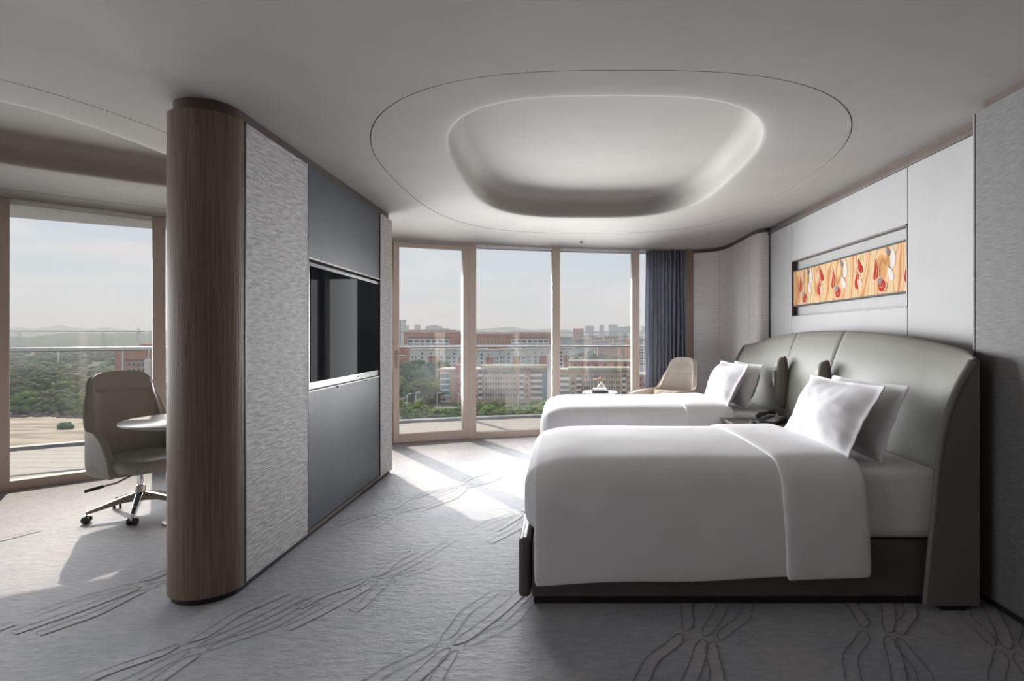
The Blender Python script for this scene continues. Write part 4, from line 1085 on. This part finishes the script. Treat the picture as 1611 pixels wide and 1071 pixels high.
# block B
D = 272; FLB = 2.75; B, x0, x1, zt = block('campus_block', 'brick block with white balcony bands behind the round side table', 868, 992, D, 581, 14, m_brick2)
MB().box(P(894, D), P(992, D), D - 2.5, D + 10, Z(579.5, D), Z(578, D)).build('canopy', m_capc, B, w=True)
tm = MB()
for k in range(22):
    xx = P(894, D) + (P(992, D) - P(894, D)) * (k + .5) / 22; zb = Z(579.5, D)
    tm.add([(xx - .7, D - 2.5, zb), (xx + .7, D - 2.5, zb), (xx, D - 2.5, zb - 1.5), (xx - .7, D - 1, zb), (xx + .7, D - 1, zb), (xx, D - 1, zb - 1.5)],
           [(0, 2, 1), (3, 4, 5), (0, 1, 4, 3), (1, 2, 5, 4), (2, 0, 3, 5)])
tm.build('canopy_brackets', m_capc, B, w=True)
for (a, b_) in ((869.5, 896), (907, 914.5), (979, 984)): balconies(B, D, a, b_, zt - 1.6, FLB, 6)
small_windows(B, D, (901.3, 988.5), 3.2, zt - 1.6, FLB, 6)
fins(B, D, 918, 976, 15, GZ + 2, zt - 1.6 - FLB, m_spand)
for k in range(0, 6):
    for j in range(15): px_piece(B, 'window', m_win, D, 918.9 + j * 58 / 15, 918.9 + (j + .58) * 58 / 15, zt - 1.6 - k * FLB - FLB * .62, zt - 1.6 - k * FLB - FLB * .2, .1)
o, *_q = block('campus_block', 'flat roofed brick wing behind the balcony banded block', 897, 1000, 330, 568, 26, m_brick, cap=m_roof, caph=.6)
for px in (905, 915, 925, 938, 952, 968, 984): px_piece(o, 'window', m_win, 330, px - 2, px + 2, Z(576, 330), Z(572, 330), .1)
Bn, x0, x1, zt = block('campus_block', 'red brick tower block at the edge of the blue curtain', 1003, 1040, 285, 588, 14, m_brick)
small_windows(Bn, 285, (1008, 1013.5, 1020, 1028), 3, zt - .5, 2.9, 5)
o, x0, x1, zt = block('tower_block', 'slim red brick tower beside the last window mullion', 985.5, 993, 452, 534, 8, m_brick, cap=m_brick, caph=.5, over=.1)
o, x0, x1, zt = block('office_block', 'white slotted office block beside the blue curtain', 1004, 1030, 460, 546, 12, m_wht2)
for k in range(6):
    for j in range(7): px_piece(o, 'window', m_win, 460, 1006 + j * 3.3, 1007.8 + j * 3.3, zt - 1 - k * 2.3 - 1.2, zt - 1 - k * 2.3, .1)
# white apartments
apl = ['white apartment house with red panel, third from the slim mullion', 'white apartment house with red panel behind the long brick block', 'white apartment house with red panel next to the glass tower', 'cream apartment house just right of the door mullion', 'pale gabled apartment house behind the tall trees', 'white apartment house beside the wide mullion of the round table window']
for i, (a, b_, yt, dd) in enumerate(((742, 785, 550, 425), (785.5, 827, 549, 428), (827.5, 868, 548, 431), (700, 741, 549, 424), (645, 699, 549, 440), (871, 903, 547, 434))):
    o, x0, x1, zt = block('apartment_house', apl[i], a, b_, dd, yt, 12, m_wht2, cap=m_capc, caph=.5, group=None)
    w_ = b_ - a
    px_piece(o, 'red_panel', m_brick, dd, a + w_ * .52, a + w_ * .80, GZ, zt - 5.2, .25)
    MB().box(P(a + w_ * .30, dd), P(a + w_ * .55, dd), dd - 1.2, dd + 8, zt, zt + 1.6).build('gable', m_wht2, o, w=True)
    for k in range(5):
        z = zt - 2.2 - k * 3.0
        for f, ww in ((.08, 1.8), (.17, 1.8), (.36, 3.0), (.62, 1.5), (.88, 1.5), (.95, 1.5)):
            if k == 0 and f not in (.36, .62): continue
            px_piece(o, 'window', m_win, dd, a + w_ * f - ww / 2, a + w_ * f + ww / 2, z - 1.7, z - .2, .35)
# far red academic halls
for nm, a, b_, yt, dd, wf in (('broad red brick hall with white framed windows above the door', 635, 716, 521, 560, (641, 707)), ('plain dark red brick link between the two halls', 716, 744, 524.5, 590, None),
                              ('red brick hall with slatted front above the pale apartments', 744, 801, 524.5, 575, None), ('broad red brick hall with white framed windows and roof terrace', 801, 868, 524, 560, (804, 863))):
    o, x0, x1, zt = block('academic_hall', nm, a, b_, dd, yt, 30, m_brick, cap=m_brick2, caph=.8)
    if wf:
        px_piece(o, 'window_frame', m_wht2, dd, wf[0], wf[1], Z(575, dd), Z(533, dd), .25)
        nb_ = 7
        for j in range(nb_):
            for k in range(6):
                aa = wf[0] + (wf[1] - wf[0]) * (j + .12) / nb_; bb = wf[0] + (wf[1] - wf[0]) * (j + .88) / nb_
                px_piece(o, 'window', m_win, dd, aa, bb, Z(538.2 + k * 6.2, dd), Z(534.4 + k * 6.2, dd), .4)
        px_piece(o, 'roof_screen', m_brick2, dd + 4, a + 6, b_ - 4, Z(yt, dd + 4), Z(yt - 2.4, dd + 4), 0, 20)
        px_piece(o, 'shade_band', m_win, dd, wf[0], wf[1], Z(531.5, dd), Z(530.2, dd), .3)
    else:
        for j in range(9): px_piece(o, 'slat', m_brick2, dd, a + 3 + j * (b_ - a - 6) / 9, a + 3 + (j + .5) * (b_ - a - 6) / 9, Z(560, dd), Z(531, dd), .5)
o, x0, x1, zt = block('tower_block', 'pale tower at the edge of the balcony door', 612, 634.8, 820, 503, 14, m_wht2)
small_windows(o, 820, (618, 622, 626, 630), 1.5, zt - 1, 3.2, 12)
o, x0, x1, zt = block('academic_hall', 'red brick wing seen behind the door handle', 610, 641, 480, 546, 14, m_brick)
small_windows(o, 480, (626, 630, 634, 638), 1.4, zt - 1, 2.6, 6, .4)
# left red building
D = 335; o, x0, x1, zt = block('campus_block', 'red brick building with white framed windows behind the office chair', 181, 262, D, 547, 18, m_brick)
MB().box(P(215, D), P(262, D), D + 3, D + 16, zt, Z(541, D)).build('roof_room', m_brick, o, w=True)
px_piece(o, 'white_pier', m_wht2, D, 193, 195.5, GZ, zt - .5, .6)
px_piece(o, 'shade_band', m_win, D, 198, 262, Z(567, D), Z(565, D), .3)
for j in range(8):
    for k in range(3):
        pa_ = 201 + j * 7.6; px_piece(o, 'window_surround', m_wht2, D, pa_, pa_ + 5, Z(576.5 + k * 9, D), Z(570 + k * 9, D), .15); px_piece(o, 'window', m_win, D, pa_ + .6, pa_ + 4.4, Z(576 + k * 9, D), Z(570.6 + k * 9, D), .3)
# mid distance low blocks and far towers
rg = random.Random(5)
mids = [(905, 928, 533, 1000), (930, 948, 530, 1150), (936, 962, 536, 900), (950, 975, 528, 1300), (965, 995, 533, 1050), (910, 940, 527, 1500), (975, 1003, 527, 1450), (1000, 1040, 532, 1000), (880, 900, 530, 1400), (940, 985, 540, 800)]
for i, (a, b_, yt, dd) in enumerate(mids):
    o, x0, x1, zt = block('town_block', 'hazy low brown block in the far town', a, b_, dd, yt, 20, m_brick2 if i % 2 else m_pale, cap=m_capc, group='hazy low blocks in the far town')
    for j in range(5): px_piece(o, 'window_band', m_win, dd, a + 1 + j * (b_ - a - 2) / 5, a + 1 + (j + .7) * (b_ - a - 2) / 5, zt - 4, zt - 1.8, .2)
tw = [(635, 641, 511.5), (652, 659.5, 510.5), (669.5, 675, 513), (675.5, 682, 511.5), (682.5, 687, 511), (688, 694.5, 513), (695, 705, 516), (921, 934, 512.5), (943.5, 950.5, 510.8), (958, 971.5, 510.5), (972, 983, 514), (984, 992, 513), (1010, 1016, 513), (1030, 1042, 511), (560, 568, 512), (590, 600, 513)]
twl = ['leftmost above the brick hall by the door', 'second from the left above the door hall', 'first of the cluster above the door hall', 'second of the cluster above the door hall', 'third of the cluster above the door hall', 'fourth of the cluster above the door hall', 'low one right of the door hall cluster', 'just right of the reddish hall', 'slim one above the side table', 'widest one above the side table', 'low one left of the slim brick tower', 'behind the last window mullion', 'beside the curtain edge', 'behind the curtain', 'behind the partition end, first', 'behind the partition end, second']
for i, (a, b_, yt) in enumerate(tw):
    block('high_rise', 'pale hazy high rise on the horizon, ' + twl[i], a, b_, 2500, yt, 25, m_pale, cap=m_pale, caph=2, over=0, group='pale high rise towers on the horizon')
block('town_block', 'reddish hazy hall on the horizon above the side table', 902, 918, 1700, 516.5, 30, m_brick, cap=m_brick)
# pole and pylons
o = thing('chimney_mast', 'slim white mast standing in the river wood', 'mast', (P(92, 700), 700, GZ)); MB().tube([(0, 0, 0), (0, 0, Z(537, 700) - GZ)], [1.1, .7], 10).build('shaft', m_spand, o); MB().tube([(0, 0, Z(537, 700) - GZ), (0, 0, Z(536, 700) - GZ)], .9, 10).build('cap', m_pale, o)
for i, (px, yt) in enumerate(((31, 521), (163, 521.5), (218, 515))):
    dd = 1100; h = Z(yt, dd) - GZ; o = thing('pylon', ['lattice pylon above the wood near the left window edge', 'lattice pylon above the wood above the office chair', 'tall lattice pylon above the red brick building'][i], 'pylon', (P(px, dd), dd, GZ))
    t_ = MB()
    for sx in (-1, 1):
        for s2 in (-1, 1): t_.tube([(sx * 3.4, s2 * 3.4, 0), (sx * .8, s2 * .8, h)], [.35, .25], 4)
    t_.build('lattice', m_pale, o)
    a_ = MB()
    for q in (.72, .82, .92): a_.tube([(-5, 0, h * q), (5, 0, h * q)], .3, 4)
    a_.build('cross_arms', m_pale, o)
for i, (px, dd) in enumerate(((640, 262), (654, 270), (721, 262), (815, 262), (688, 268))):
    o = thing('street_lamp', 'slim pale street lamp by the road below', 'street lamp', (P(px, dd), dd, GZ), 0, 'street lamps along the road')
    MB().tube([(0, 0, 0), (0, 0, 8), (.6, 0, 8.8), (1.6, 0, 8.9)], .14, 6).build('pole', m_spand, o); MB().box(1.2, 2.2, -.2, .2, 8.75, 8.95).build('lamp_head', m_spand, o)
o = thing('shed', 'small pale roofed shed in the wood', 'shed', (P(110, 420), 420, GZ)); MB().box(-7, 7, -4, 4, 0, 5.5).build('wall', m_wht2, o); MB().loft([[(-8, -5, 5.5), (-8, 0, 8), (-8, 5, 5.5)], [(8, -5, 5.5), (8, 0, 8), (8, 5, 5.5)]]).build('roof', m_roof, o)
